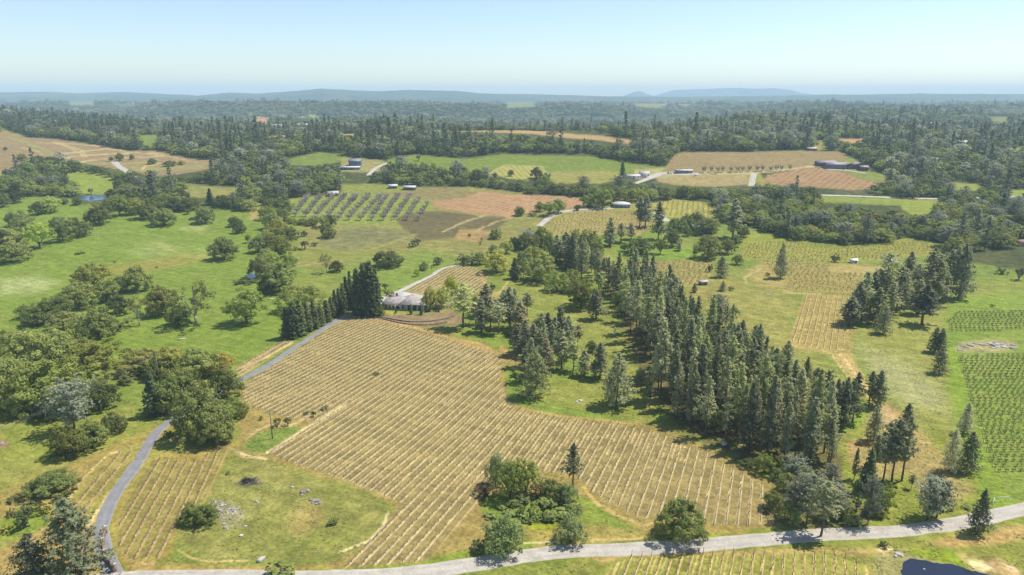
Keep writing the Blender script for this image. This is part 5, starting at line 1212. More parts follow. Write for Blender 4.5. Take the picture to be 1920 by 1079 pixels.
# ---------------------------------------------------------------- woods
def build_forest():
    far = bpy.data.collections.new('woodland trees')
    for i, me in enumerate(far_meshes()):
        o = bpy.data.objects.new(f'a{i}', me); far.objects.link(o)
    pts = []; pick = []; scl = []
    y = 440.0
    pineP = [([(0, 215), (60, 205), (300, 210), (330, 240), (200, 262), (60, 250), (0, 250)], .55, 1100), ([(300, 240), (640, 240), (815, 243), (1000, 243), (1200, 262), (1220, 302), (1100, 300), (880, 300), (700, 292), (500, 285), (300, 282)], .22, 0),
             ([(1300, 255), (1550, 255), (1700, 300), (1600, 340), (1500, 345), (1300, 345)], .12, 0), ([(1640, 250), (1925, 250), (1925, 400), (1640, 340)], .08, 0)]
    while y < 5700:
        s = max(8.0 if y < 1000 else 9.0, y / 190.0)
        n = int(2.3 * y / s)
        x = (np.arange(n) - n / 2) * s + rng.uniform(-.42, .42, n) * s
        yy = y + rng.uniform(-.42, .42, n) * s
        z = terr(x, yy); px, py, d = proj(x, yy, z)
        ok = (py < 397) | (yy > 1075)
        for w in WOODS: ok |= polysd(px, py, w) > 0
        clear = np.zeros(n, bool)
        ex = 2.5
        for poly, col, dr in CLEAR:
            ymin = min(p[1] for p in poly)
            vis = (yy < 1075) if ymin > 232 else (yy > 1300)
            if ymin > 232 and poly[0][0] < 60: vis = yy < 1400
            clear |= (polysd(px, py, poly) > -ex + (fbm(x / 25, yy / 25, 8, 2) - .5) * 6) & vis
        for v in V:
            if v['kind'] in ('none', 'mass'): clear |= (polysd(px, py, v['poly']) > -2) & (yy < 1075)
        hp = np.where(yy < 1100, 10.0, 9.0) * FPX / d
        for poly, col, dr in CLEAR:
            ymin = min(p[1] for p in poly); ymax = max(p[1] for p in poly)
            vis = (yy < 1075) if ymin > 232 else (yy > 1300)
            if ymin > 232 and poly[0][0] < 60: vis = yy < 1400
            for f in ((.55, .95, 1.3) if poly[0] == (815, 235) else (.55, .95)): clear |= (polysd(px, py - hp * f, poly) > (0 if poly[0] == (815, 235) else 1.5)) & vis & ((py > ymax - 3) | (poly[0] == (815, 235)))
        for pl in [q[1] for q in POND_PX]:
            for f in (0, .5, 1.0): clear |= polysd(px, py - hp * f, pl) > -3
        for v in V:
            if v['poly'][0][1] < 460:
                for f in (.5, .95): clear |= (polysd(px, py - hp * f, v['poly']) > 2) & (yy < 1075)
        for bx, by, br in BUILT:
            q = proj(np.array([bx]), np.array([by]), terr(np.array([bx]), np.array([by])))
            bqx, bqy, bd = float(q[0][0]), float(q[1][0]), float(q[2][0]); rp = br * FPX / bd
            clear |= (np.abs(px - bqx) < rp) & (py - hp < bqy + 2) & (py > bqy) & (yy < by + 5)
        # natural glades in the far woods
        clear |= (yy > 985) & (yy < 1140) & (x / yy > -.13) & (x / yy < .20) & (rng.random(n) < .85)
        clear |= (yy > 1100) & (fbm(x / 260., yy / 420., 55, 3) > .63)
        ok &= ~clear & (px > -440) & (px < 2360)
        pr = np.where(yy > 1075, (.04 + .20 * sm(.45, .65, fbm(x / 350., yy / 500., 66, 2))) * np.where(yy > 2200, .4, 1.0), .05)
        for poly, f, ymx in pineP: pr = np.where((polysd(px, py, poly) > 0) & (yy < (1500 if ymx else 1120)), f, pr)
        u = rng.random(n); kind = rng.random(n)
        isP = u < pr
        cp = np.zeros(n, bool)
        for poly, col, dr in CLEAR:
            if min(p[1] for p in poly) > 232:
                for f in (1.3, 1.8, 2.2): cp |= polysd(px, py - hp * f, poly) > 0
        isP &= ~(cp & (rng.random(n) < .78) & (yy < 1075))
        pk = np.where(isP, rng.integers(0, 3, n), np.where(kind < .62, 3 + rng.integers(0, 3, n), np.where(kind < .90, 6, 7)))
        k = np.clip(rng.normal(1, .2, n), .55, 1.5) * (1 + np.clip((yy - 1500) / 2600, 0, 1.3))
        k = np.where(pk == 6, k * .9, k) * np.where((~isP) & (yy < 700), .80, 1.0)
        sx = k * rng.uniform(.85, 1.2, n); sz = k * np.where(isP, rng.uniform(.8, 1.15, n), rng.uniform(.8, 1.1, n)) * np.where(isP, np.where(yy > 1075, .62, .92), np.where(yy > 1075, .75, .9)) / (1 + np.clip((yy - 1500) / 2600, 0, 1.3) * .6)
        keep = ok
        pts.append(np.stack([x, yy, z - .2], 1)[keep]); pick.append(pk[keep]); scl.append(np.stack([sx, sx, sz], 1)[keep])
        y += s * .95
    pts = np.concatenate(pts); pick = np.concatenate(pick); scl = np.concatenate(scl)
    px, py, d = proj(pts[:, 0], pts[:, 1], pts[:, 2])
    # keep clear of buildings and of trees that stand alone
    ok = np.ones(len(pts), bool)
    for t in TREES:
        if t['p'].y < 380: continue
        ok &= (pts[:, 0] - t['p'].x) ** 2 + (pts[:, 1] - t['p'].y) ** 2 > (t['w'] * .42 + 2.2) ** 2
    for bx, by, br in BUILT: ok &= ~((np.abs(pts[:, 0] - bx) < br * 1.0) & (pts[:, 1] - by < br * .8) & (pts[:, 1] - by > -br * 1.5))
    pts, pick, scl, px, py, d = pts[ok], pick[ok], scl[ok], px[ok], py[ok], d[ok]
    # the largest of them stand as trees of their own
    near = np.where((d < 640) & (pick >= 3) & (px > 0) & (px < 1920))[0]
    order = near[np.argsort(-(FPX / d[near]) * scl[near, 0])]
    n_oak = sum(1 for t in TREES if t['sp'] in ('oak', 'airy')); n_br = sum(1 for t in TREES if t['sp'] == 'bright')
    room = {'oak': 318 - n_oak, 'bright': 120, 'grey': 40}
    take = []
    for i in order:
        sp = 'oak' if pick[i] < 6 else ('bright' if pick[i] == 6 else 'grey')
        if room[sp] > 0: room[sp] -= 1; take.append((i, sp))
    sect = [(0, 640, 'in the woods beyond the meadow'), (640, 1120, 'in the wooded band behind the orchard'), (1120, 1340, 'in the woods behind the white farmhouse'), (1340, 1530, 'in the near oak woods beside the farmhouse'),
            (1530, 1720, 'in the oak woods above the green vineyard'), (1720, 2100, 'in the oak woods at the far right')]
    for a, b, where in sect:
        cnt = {}
        for i, sp in sorted((q for q in take if a <= px[q[0]] < b), key=lambda q: px[q[0]]):
            cnt[sp] = cnt.get(sp, 0) + 1
            tn = random.choice(['', '', 'd', 'o', 'b', 'l']) if sp == 'oak' else ''
            P0 = PROTO[sp]
            TREES.append(dict(sp=sp, p=Vector([float(q) for q in pts[i]]), h=11.5 * float(scl[i, 2]) * (1.0 if sp != 'grey' else 1.4), w=13.5 * float(scl[i, 0]) * (1.0 if sp != 'grey' else .8), px=px[i], py=py[i],
                              label=f"{ordinal(cnt[sp])} {SPW[sp]} from the left, {TWORD[tn]}, {where}", group='trees ' + where, tint=TINT[tn], hpx=11 * FPX / d[i]))
    rest = np.ones(len(pts), bool); rest[[i for i, _ in take]] = False
    pts, pick, scl = pts[rest], pick[rest], scl[rest]
    me = bpy.data.meshes.new('woods'); me.vertices.add(len(pts)); me.vertices.foreach_set('co', pts.astype(np.float32).ravel())
    me.attributes.new('sc', 'FLOAT_VECTOR', 'POINT').data.foreach_set('vector', scl.astype(np.float32).ravel())
    rot = np.zeros((len(pts), 3), np.float32); rot[:, 2] = rng.uniform(0, 6.28, len(pts))
    me.attributes.new('rt', 'FLOAT_VECTOR', 'POINT').data.foreach_set('vector', rot.ravel())
    me.attributes.new('pick', 'INT', 'POINT').data.foreach_set('value', pick.astype(np.int32))
    o = link('forest', me); tag(o, 'dense woodland of oaks and pines covering the hills beyond the vineyards', kind='stuff')
    ng = bpy.data.node_groups.new('woods', 'GeometryNodeTree')
    ng.interface.new_socket('Geometry', in_out='INPUT', socket_type='NodeSocketGeometry'); ng.interface.new_socket('Geometry', in_out='OUTPUT', socket_type='NodeSocketGeometry')
    N = ng.nodes; L = ng.links
    gi = N.new('NodeGroupInput'); go = N.new('NodeGroupOutput'); ip = N.new('GeometryNodeInstanceOnPoints'); ci = N.new('GeometryNodeCollectionInfo')
    ci.inputs['Collection'].default_value = far; ci.inputs['Separate Children'].default_value = True; ci.inputs['Reset Children'].default_value = True
    def na(name, typ):
        a = N.new('GeometryNodeInputNamedAttribute'); a.data_type = typ; a.inputs['Name'].default_value = name; return a.outputs['Attribute']
    L.new(gi.outputs[0], ip.inputs['Points']); L.new(ci.outputs[0], ip.inputs['Instance']); ip.inputs['Pick Instance'].default_value = True
    L.new(na('pick', 'INT'), ip.inputs['Instance Index']); L.new(na('rt', 'FLOAT_VECTOR'), ip.inputs['Rotation']); L.new(na('sc', 'FLOAT_VECTOR'), ip.inputs['Scale'])
    L.new(ip.outputs[0], go.inputs[0])
    md = o.modifiers.new('woods', 'NODES'); md.node_group = ng
    print('forest', len(pts), 'promoted', len(take), 'oaks', n_oak)
# ---------------------------------------------------------------- buildings and small things
BUILT = []
M['plaster'] = simple('cream plaster wall', (0.52, 0.47, 0.40), .9, .12, .6)
M['white'] = simple('white painted boards', (0.78, 0.77, 0.74), .7, .08, .8)
M['tile'] = simple('grey roof tiles', (0.35, 0.305, 0.265), .9, .3, .8)
M['paletile'] = simple('pale roof sheet', (0.42, 0.39, 0.36), .6, .1, .7)
M['purple'] = simple('purple brown metal roof', (0.30, 0.225, 0.255), .55, .15, .5)
M['slate'] = simple('blue grey wall', (0.15, 0.165, 0.19), .8, .15, .5)
M['brownwall'] = simple('brown boards', (0.16, 0.11, 0.085), .85, .2, .8)
M['whiteroof'] = simple('pale grey white roof', (0.50, 0.50, 0.49), .7, .15, .5)
M['glass'] = simple('dark window glass', (0.03, 0.035, 0.045), .15, .1, .5, .6)
M['blueroof'] = simple('blue grey roof', (0.20, 0.23, 0.28), .6, .12, .6)
M['concrete'] = simple('pale concrete', (0.50, 0.46, 0.40), .9, .15, .8)
M['stone'] = simple('dry stone', (0.24, 0.175, 0.135), .95, .35, 1.2)
M['rock'] = simple('lichen grey rock', (0.25, 0.235, 0.21), .95, .35, .9)
M['palerock'] = simple('pale granite', (0.40, 0.375, 0.335), .9, .2, 1.0)
M['brick'] = simple('red brown brick', (0.25, 0.14, 0.10), .9, .3, 2.5)
M['wood'] = simple('weathered pole wood', (0.17, 0.135, 0.11), .9, .25, 3)
M['metal'] = simple('pale painted metal', (0.62, 0.62, 0.60), .5, .1, 1)
M['deadwood'] = simple('bleached dead wood', (0.50, 0.46, 0.40), .9, .2, 2)
M['wire'] = simple('aluminium wire', (0.30, 0.30, 0.30), .5, .1, 1)
M['redcar'] = simple('dark paint', (0.06, 0.06, 0.07), .4, .1, 1, .5)

def hip_roof(b, x0, x1, y0, y1, z, h, ov=.6, m=0):
    x0 -= ov; x1 += ov; y0 -= ov; y1 += ov; d = min(x1 - x0, y1 - y0) / 2
    if x1 - x0 >= y1 - y0: r0, r1 = (x0 + d, (y0 + y1) / 2, z + h), (x1 - d, (y0 + y1) / 2, z + h)
    else: r0, r1 = ((x0 + x1) / 2, y0 + d, z + h), ((x0 + x1) / 2, y1 - d, z + h)
    c = [(x0, y0, z), (x1, y0, z), (x1, y1, z), (x0, y1, z)]; lo = [(p[0], p[1], z - .22) for p in c]
    Vv = c + [r0, r1] + lo
    if x1 - x0 >= y1 - y0: F = [(0, 1, 5, 4), (1, 2, 5), (2, 3, 4, 5), (3, 0, 4)]
    else: F = [(0, 1, 4), (1, 2, 5, 4), (2, 3, 5), (3, 0, 4, 5)]
    F += [(6, 7, 1, 0), (7, 8, 2, 1), (8, 9, 3, 2), (9, 6, 0, 3), (9, 8, 7, 6)]
    b.add(Vv, F, m)
def gable_roof(b, x0, x1, y0, y1, z, h, ov=.5, along='x', m=0, th=.18):
    x0 -= ov; x1 += ov; y0 -= ov; y1 += ov
    if along == 'x':
        ym = (y0 + y1) / 2; P = [(x0, y0, z), (x1, y0, z), (x1, ym, z + h), (x0, ym, z + h), (x1, y1, z), (x0, y1, z)]
    else:
        xm = (x0 + x1) / 2; P = [(x1, y0, z), (x1, y1, z), (xm, y1, z + h), (xm, y0, z + h), (x0, y1, z), (x0, y0, z)]
    Q = [(p[0], p[1], p[2] - th) for p in P]
    F = [(0, 1, 2, 3), (3, 2, 4, 5), (6, 9, 8, 7), (9, 11, 10, 8), (0, 6, 7, 1), (1, 7, 8, 2), (2, 8, 10, 4), (4, 10, 11, 5), (5, 11, 9, 3), (3, 9, 6, 0)]
    b.add(P + Q, F, m)
def gable_wall(b, x0, x1, y0, y1, z, h, along='x', m=0):
    """walls with gable ends up to the ridge"""
    c = [(x0, y0), (x1, y0), (x1, y1), (x0, y1)]
    lo = [(p[0], p[1], -1.2) for p in c]; hi = [(p[0], p[1], z) for p in c]
    if along == 'x': r = [(x0, (y0 + y1) / 2, z + h), (x1, (y0 + y1) / 2, z + h)]; F = [(0, 1, 5, 4), (2, 3, 7, 6), (1, 2, 6, 9, 5), (3, 0, 4, 8, 7)]
    else: r = [((x0 + x1) / 2, y0, z + h), ((x0 + x1) / 2, y1, z + h)]; F = [(0, 1, 5, 8, 4), (1, 2, 6, 5), (2, 3, 7, 9, 6), (3, 0, 4, 7)]
    b.add(lo + hi + r, F, m)

def window(root, x, y, z, w, h, face=(0, -1), frame='white', name='window'):
    rz = math.atan2(face[1], face[0]) + math.pi / 2
    b = MB()
    for dx, dz, ww, hh in ((-w / 2, 0, .1, h), (w / 2, 0, .1, h), (0, 0, w + .1, .1), (0, h, w + .1, .1), (0, h / 2, w, .05)):
        cr, sr = math.cos(rz), math.sin(rz)
        b.box((x + dx * cr, y + dx * sr, z + dz - (.05 if hh == .1 else 0)), (ww, .12, hh), rz)
    o = b.build(name, M[frame], root)
    g = MB(); g.box((x - face[0] * .02, y - face[1] * .02, z), (w, .06, h), rz); g.build('pane', M['glass'], o)

def building(name, label, px, py, w, d, h, rh, rz=0., wall='white', roof='tile', style='gable', along='x', nwin=3, group=None, cat=None, door=True, sink=0.):
    p = at1(px, py); BUILT.append((p.x, p.y + d / 2, max(w, d) * .62 + 3))
    o = thing(name, label, cat or name.replace('_', ' '), (p.x, p.y + d / 2, p.z - sink), rz, group)
    x0, x1, y0, y1 = -w / 2, w / 2, -d / 2, d / 2
    b = MB()
    if style == 'hip': b.box((0, 0, -1.2), (w, d, h + 1.2))
    else: gable_wall(b, x0, x1, y0, y1, h, rh, along)
    b.build('wall', M[wall], o)
    b = MB()
    (hip_roof if style == 'hip' else gable_roof)(b, x0, x1, y0, y1, h + .05, rh, **({} if style == 'hip' else {'along': along})); b.build('roof', M[roof], o)
    n = nwin + (1 if door else 0)
    for k in range(n):
        x = x0 + w * (k + .5) / n
        if door and k == n // 2:
            c = MB(); c.box((x, y0 - .04, -.1), (1.1, .1, 2.1)); q = c.build('door', M['brownwall'], o)
            c = MB(); c.box((x + .4, y0 - .11, .95), (.1, .06, .1)); c.build('handle', M['metal'], q)
        else: window(o, x, y0 - .03, h * .35, min(1.6, w / n * .6), h * .42)
    return o

def house():
    p = at1(757, 582)
    BUILT.append((p.x, p.y + 6, 14))
    o = thing('house', 'cream ranch house with a grey hipped tile roof above the vineyard', 'house', (p.x, p.y + 1, p.z), math.radians(-3))
    b = MB(); b.box((-4.2, 4.5, -1.2), (11.0, 10, 4.1)); b.box((5.6, 6.2, -1.2), (8.6, 6.6, 4.1)); b.build('wall', M['plaster'], o)
    b = MB(); hip_roof(b, -9.9, 4.0, -.5, 8.6, 2.95, 2.2, .8); hip_roof(b, -1.6, 10.0, -.9, 10.2, 3.0, 3.9, .9); b.build('roof', M['tile'], o)
    b = MB(); b.box((-3.5, 14.2, -1.2), (9, 7, 3.9)); b.build('garage_wall', M['plaster'], o)
    b = MB(); hip_roof(b, -8, 1, 10.9, 17.6, 2.75, 1.9, .6); b.build('garage_roof', M['paletile'], o)
    for x in (1.6, 4.0, 6.6, 9.6):
        b = MB(); b.box((x, -.6, -.1), (.42, .42, 2.85)); b.box((x, -.6, 2.55), (.6, .6, .2)); b.box((x, -.6, -.1), (.6, .6, .25)); b.build('porch_column', M['white'], o)
    for x, w in ((-8.6, 1.1), (-6.8, 1.1), (-5.0, 1.1), (-2.9, 1.8), (-.4, 1.2)): window(o, x, -.54, .35, w, 1.9)
    for x, w in ((3.0, 1.5), (8.2, 2.2)): window(o, x, 2.86, .2, w, 2.0)
    b = MB(); b.box((5.3, 2.84, 0), (1.5, .1, 2.15)); q = b.build('door', M['brownwall'], o)
    b = MB(); b.box((5.9, 2.76, 1.0), (.1, .06, .12)); b.build('handle', M['metal'], q)
    b = MB(); b.box((0, -1.6, -.75), (21, 5, .68)); b.build('patio', M['concrete'], o)
    b = MB(); b.box((-4.5, 6.0, 5.2), (.9, .9, 1.3)); b.build('chimney', M['brick'], o)
    for nm, pl, lab in (('stone_wall', [(700, 596), (722, 597), (745, 601), (770, 604), (795, 604), (815, 602), (840, 597), (853, 593)], 'upper curved dry stone wall terracing the slope below the house'),
                        ('stone_wall', [(716, 598), (735, 603), (760, 608), (790, 610), (815, 609), (838, 605)], 'lower curved dry stone wall terracing the slope below the house')):
        P = smooth_path(at([q[0] for q in pl], [q[1] for q in pl])[:, :2], .6)
        c = P.mean(0); root = thing(nm, lab, 'stone wall', (c[0], c[1], float(terr(*c))), 0, 'terrace walls below the house')
        b = MB()
        for i in range(len(P) - 1):
            for lev in range(2):
                m = (P[i] + P[i + 1]) / 2 - c; dd = P[i + 1] - P[i]; z = float(terr(*(m + c))) - float(terr(*c))
                b.box((m[0] + rng.normal(0, .04), m[1] + rng.normal(0, .05), z - .35 + lev * .42), (np.linalg.norm(dd) * rng.uniform(.85, 1.02), .5 + rng.uniform(-.08, .08), .42 + rng.uniform(-.05, .05)), math.atan2(dd[1], dd[0]) + rng.normal(0, .08))
        b.build('wall_stones', M['stone'], root)
house()

def winery():
    p = at1(1585, 318); BUILT.append((p.x, p.y + 8, 30))
    o = thing('winery', 'long low winery with purple brown roofs and a dark blue grey front', 'winery', (p.x, p.y + 6, p.z), math.radians(-4))
    def wing(x0, x1, y0, y1, h, rh, along, wall):
        b = MB(); gable_wall(b, x0, x1, y0, y1, h, rh, along); b.build('wall', M[wall], o)
        b = MB(); gable_roof(b, x0, x1, y0, y1, h + .06, rh, .6, along); b.build('roof', M['purple'], o)
    wing(-19, 1, -6, 6, 5.0, 2.0, 'x', 'slate'); wing(-24, -4, 7.2, 17, 5.2, 2.3, 'x', 'brownwall'); wing(1.3, 11, -3, 9, 4.2, 2.2, 'y', 'brownwall'); wing(11.4, 22, -2, 9, 4.2, 2.4, 'y', 'brownwall'); wing(14, 22, -12, -4.5, 3, 1.5, 'x', 'brownwall')
    for x in (-16, -11, -6): window(o, x, -6.04, 1.6, 2.0, 1.2)
    for x in (6.1, 16.5): window(o, x, -3.05 if x < 10 else -2.05, .4, 2.2, 2.2)
    b = MB(); b.box((-1.5, -6.06, 0), (2.6, .12, 3.2)); q = b.build('door', M['brownwall'], o)
    b = MB(); b.box((-.6, -6.16, 1.2), (.14, .1, .3)); b.build('handle', M['metal'], q)
winery()
building('farmhouse', 'two storey farmhouse with a blue grey roof among the oaks', 665, 312, 13, 9, 5.4, 1.8, .05, 'slate', 'blueroof', nwin=4, cat='house')
building('farm_shed', 'long white roofed shed in front of the two storey farmhouse', 656, 319, 20, 7, 2.6, 1.0, .05, 'slate', 'whiteroof', nwin=3, cat='shed')
building('farmhouse', 'white roofed farmhouse with pale blue walls beside the tall pines', 1166, 390, 14, 9, 2.9, 1.6, 0, 'slate', 'whiteroof', 'hip', nwin=4, cat='house')
building('farm_shed', 'small white roofed shed behind the bare pine trunks', 1203, 387, 6, 5, 2.6, 1.3, .2, 'white', 'whiteroof', nwin=1, cat='shed')
building('farm_shed', 'long pale roofed shed with dark windows on the gravel yard', 1283, 326, 17, 6, 3.2, .8, 0, 'slate', 'whiteroof', nwin=7, cat='shed')
building('farm_shed', 'low white roofed shed beside the lone dark fir', 1188, 335, 13, 7, 2.4, 1.2, 0, 'white', 'whiteroof', nwin=2, cat='shed')
building('farmhouse', 'small grey roofed house next to the low white shed', 1209, 333, 9, 7, 3.6, 2, .1, 'white', 'paletile', nwin=2, cat='house')
building('farm_shed', 'grey roofed cabin tucked between domed oaks', 1308, 434, 8, 6, 3, 1.6, .25, 'slate', 'paletile', nwin=2, cat='shed')
building('pump_shed', 'tiny white pump shed beside the green vineyard', 1602, 494, 3.6, 2.6, 1.8, .8, 0, 'white', 'white', nwin=1, cat='shed', door=True)
building('farm_shed', 'small white roofed shed nearest the oak clump behind the orchard', 736, 354, 8, 5, 2.4, 1.3, .1, 'brownwall', 'whiteroof', nwin=1, cat='shed')
building('farm_shed', 'larger white roofed shed beside the scrub field', 768, 357, 11, 6, 2.6, 1.3, -.1, 'brownwall', 'whiteroof', nwin=2, cat='shed')
building('farm_shed', 'brown roofed shed at the upper end of the orchard', 623, 369, 9, 7, 2.8, 1.6, .3, 'brownwall', 'paletile', nwin=1, cat='shed')
building('barn', 'long white roofed barn far off among the woods', 568, 239, 34, 14, 5, 3, .05, 'slate', 'whiteroof', nwin=4, cat='barn')
building('farmhouse', 'far pale house below the red bare field', 520, 240, 18, 10, 5, 3, 0, 'white', 'whiteroof', nwin=3, cat='house')
building('farmhouse', 'far pink walled house among the woods', 1806, 273, 14, 9, 4, 2.4, .1, 'plaster', 'paletile', nwin=3, cat='house')
building('farmhouse', 'far white house alone on the wooded hillside', 1742, 235, 26, 12, 4, 2.5, 0, 'white', 'whiteroof', nwin=3, cat='house')
building('farm_shed', 'pale roofed shed beside the brown vineyard woods', 1523, 283, 12, 6, 2.6, 1.2, .1, 'brownwall', 'paletile', nwin=1, cat='shed')
building('farm_shed', 'red roofed shed at the right edge of the oak woods', 1916, 462, 6, 5, 2.6, 1.4, .2, 'brick', 'brick', nwin=1, cat='shed')
building('farm_shed', 'dark little shed by the pasture fence', 1319, 535, 4, 2.6, 1.8, .6, .2, 'brownwall', 'paletile', nwin=1, cat='shed')

def lathe(b, prof, n=16, c=(0, 0, 0), m=0):
    Vv = [(c[0] + r * math.cos(2 * math.pi * j / n), c[1] + r * math.sin(2 * math.pi * j / n), c[2] + z) for r, z in prof for j in range(n)]
    F = [(i * n + j, i * n + (j + 1) % n, (i + 1) * n + (j + 1) % n, (i + 1) * n + j) for i in range(len(prof) - 1) for j in range(n)]
    b.add(Vv, F, m)
for px_, py_, s, lab in ((1668, 494, 1.0, 'white round water tank between the pine grove and green vineyard'), (1714, 492, .5, 'small white water tank right of the round one')):
    p = at1(px_, py_); t_ = thing('water_tank', lab, 'tank', p, 0, 'water tanks')
    b = MB(); lathe(b, [(2.0 * s, -.2), (2.0 * s, 2.2 * s), (2.06 * s, 2.25 * s)]); b.build('tank_body', M['white'], t_)
    b = MB(); lathe(b, [(2.1 * s, 2.25 * s), (1.2 * s, 2.6 * s), (.3 * s, 2.75 * s), (.01, 2.75 * s)]); b.build('lid', M['white'], t_)

def rock_mesh(seed, flat=.6):
    r = np.random.default_rng(seed); bm = bmesh.new(); bmesh.ops.create_icosphere(bm, subdivisions=2, radius=.5)
    k = r.normal(size=(5, 3)); kk = r.uniform(.3, .46, 5)
    for v in bm.verts:
        c = np.array(v.co)
        for q, d in zip(k, kk):
            q = q / np.linalg.norm(q); e = c @ q - d
            if e > 0: c = c - q * e
        v.co = Vector((c[0] * 1.15, c[1] * .9, c[2] * flat + .12)) * (1 + r.normal(0, .03))
    me = bpy.data.meshes.new('rock'); bm.to_mesh(me); bm.free(); return me
ROCKS = [rock_mesh(i, f) for i, f in ((1, .6), (2, .75), (3, .5), (4, .8))]
def rock(px, py, size, label, group=None, mat='rock', sz=1.0):
    p = at1(px, py); me = ROCKS[rng.integers(0, 4)]
    if not me.materials: me.materials.append(M['rock'])
    o = link('rock', me); o.location = p; o.scale = (size, size * rng.uniform(.8, 1.2), size * sz); o.rotation_euler = (0, 0, rng.uniform(0, 6.28))
    o.material_slots[0].link = 'OBJECT'; o.material_slots[0].material = M[mat]
    tag(o, label, 'rock', group); return o
rock(490, 1051, 1.9, 'single pale boulder beside the mown track near the bush', None, 'palerock')
for i, (x, y, s) in enumerate(((570, 924, 1.9), (577, 921, 1.2), (566, 929, 1.0), (583, 938, 1.0), (590, 941, 1.3), (596, 940, 1.1), (600, 944, 1.0), (593, 946, .9), (586, 944, .8))):
    rock(x, y, s, f'grey boulder, {ordinal(sorted((570, 577, 566, 583, 590, 596, 600, 593, 586)).index(x) + 1)} from the left in the jagged boulder heap', 'boulders of the jagged heap', 'stone' if i == 0 else 'rock', 1.5 if i == 0 else 1.0)
for i, (x, y, s, l) in enumerate(((548, 914, .8, 'small rock alone above the jagged boulder heap'), (480, 941, 1.0, 'pale rock between the bush and the jagged heap'), (484, 943, .7, 'small stone touching the pale lone rock'), (565, 958, .6, 'small pale rock on the reddish scar'),
                                  (460, 988, .8, 'pale stone right of the stone scatter'), (452, 1005, 1.0, 'largest pale stone below the stone scatter'), (422, 1046, .5, 'little pale stone near the mown edge'), (115, 951, .8, 'pale stone beside the strip of vines'), (435, 943, .5, 'stone on the upper rim of the scatter'))):
    rock(x, y, s, l, None, 'palerock')
xs = []
for i in range(60):
    t = rng.random(); x = 402 + 42 * t + rng.normal(0, 6); y = 938 + 52 * (1 - abs(2 * t - .9)) * rng.random() + 18 * t; xs.append((x, y))
xs.sort()
for i, (x, y) in enumerate(xs): rock(x, y, rng.uniform(.35, .95), f'grey field stone, {ordinal(i + 1)} from the left in the scatter by the round bush', 'field stones of the scatter', 'palerock' if rng.random() < .4 else 'rock', .8)
xs = sorted([(1798 + 10.8 * i + rng.normal(0, 2), 655 - 10 * math.sin(i / 10 * math.pi) + rng.normal(0, 2.0)) for i in range(11)] + [(1870 + rng.normal(0, 12), 648 + rng.normal(0, 3)) for _ in range(7)])
for i, (x, y) in enumerate(xs): rock(x, y, rng.uniform(1.6, 3.4), f'weathered slab, {ordinal(i + 1)} from the left on the outcrop between green vineyards', 'rock slabs of the outcrop', 'palerock' if 1845 < x < 1895 and rng.random() < .6 else 'rock', .45)
for i, (x, y, s) in enumerate(((1423, 552, 2), (1432, 551, 1.6), (1440, 553, 2.2), (1447, 551, 1.6))): rock(x, y, s, f'flat grey rock, {ordinal(i + 1)} from the left on the dry pasture rise', 'flat rocks on the pasture rise', 'rock', .4)
for i, (x, y, s) in enumerate(((1082, 754, 1.2), (1088, 752, 1.4), (1092, 751, 1.0))): rock(x, y, s, f'pale rock, {ordinal(i + 1)} from the left in the trio on the lawn', 'trio of rocks on the lawn', 'palerock', .6)
for i, (x, y, s) in enumerate(((1358, 834, 2.4), (1683, 1040, 1.2), (1689, 1041, 1.0), (1679, 1044, .9), (1692, 1043, .8), (1733, 1068, .5))):
    rock(x, y, s, ('big pale boulder at the foot of the pine belt', 'largest white stone at the corner of the pond', 'second white stone at the corner of the pond', 'low white stone left of the others by the pond', 'small white stone nearest the water', 'white stone standing out in the pond')[i], None, 'palerock')
for i, (x, y) in enumerate(((176, 437), (180, 435), (182, 438), (178, 441), (184, 441), (202, 438))): rock(x, y, .9, f'white stone, {ordinal((0, 2, 3, 1, 4, 5)[i] + 1)} from the left of the group on the meadow', 'white stones on the meadow', 'palerock', .9)
rock(3, 832, 1.6, 'grey stone on the reddish patch at the slope', None, 'rock', .5); rock(1405, 501, 1.0, 'dark rock above the pasture path', None, 'stone'); rock(1393, 497, 1.0, 'dark rock on the pasture bank', None, 'stone')

# ash of a burnt brush pile
p = at1(465, 902); b = MB()
for i in range(40):
    a = rng.uniform(0, 6.28); r0 = abs(rng.normal(0, 1.3)); x, y = math.cos(a) * r0, math.sin(a) * r0 * .8; an = rng.uniform(0, 3.14); L = rng.uniform(.5, 1.4)
    z0 = max(0.05, .55 - r0 * .25) * rng.random()
    b.tube([(x - math.cos(an) * L, y - math.sin(an) * L, z0), (x + math.cos(an) * L, y + math.sin(an) * L, z0 + rng.normal(.05, .1))], [.10, .05], 5)
o = b.build('brush_pile', simple('charred sticks', (0.05, 0.045, 0.045), .95, .4, 2)); o.location = p
tag(o, 'charred brush pile on the rough grass island', 'brush pile')
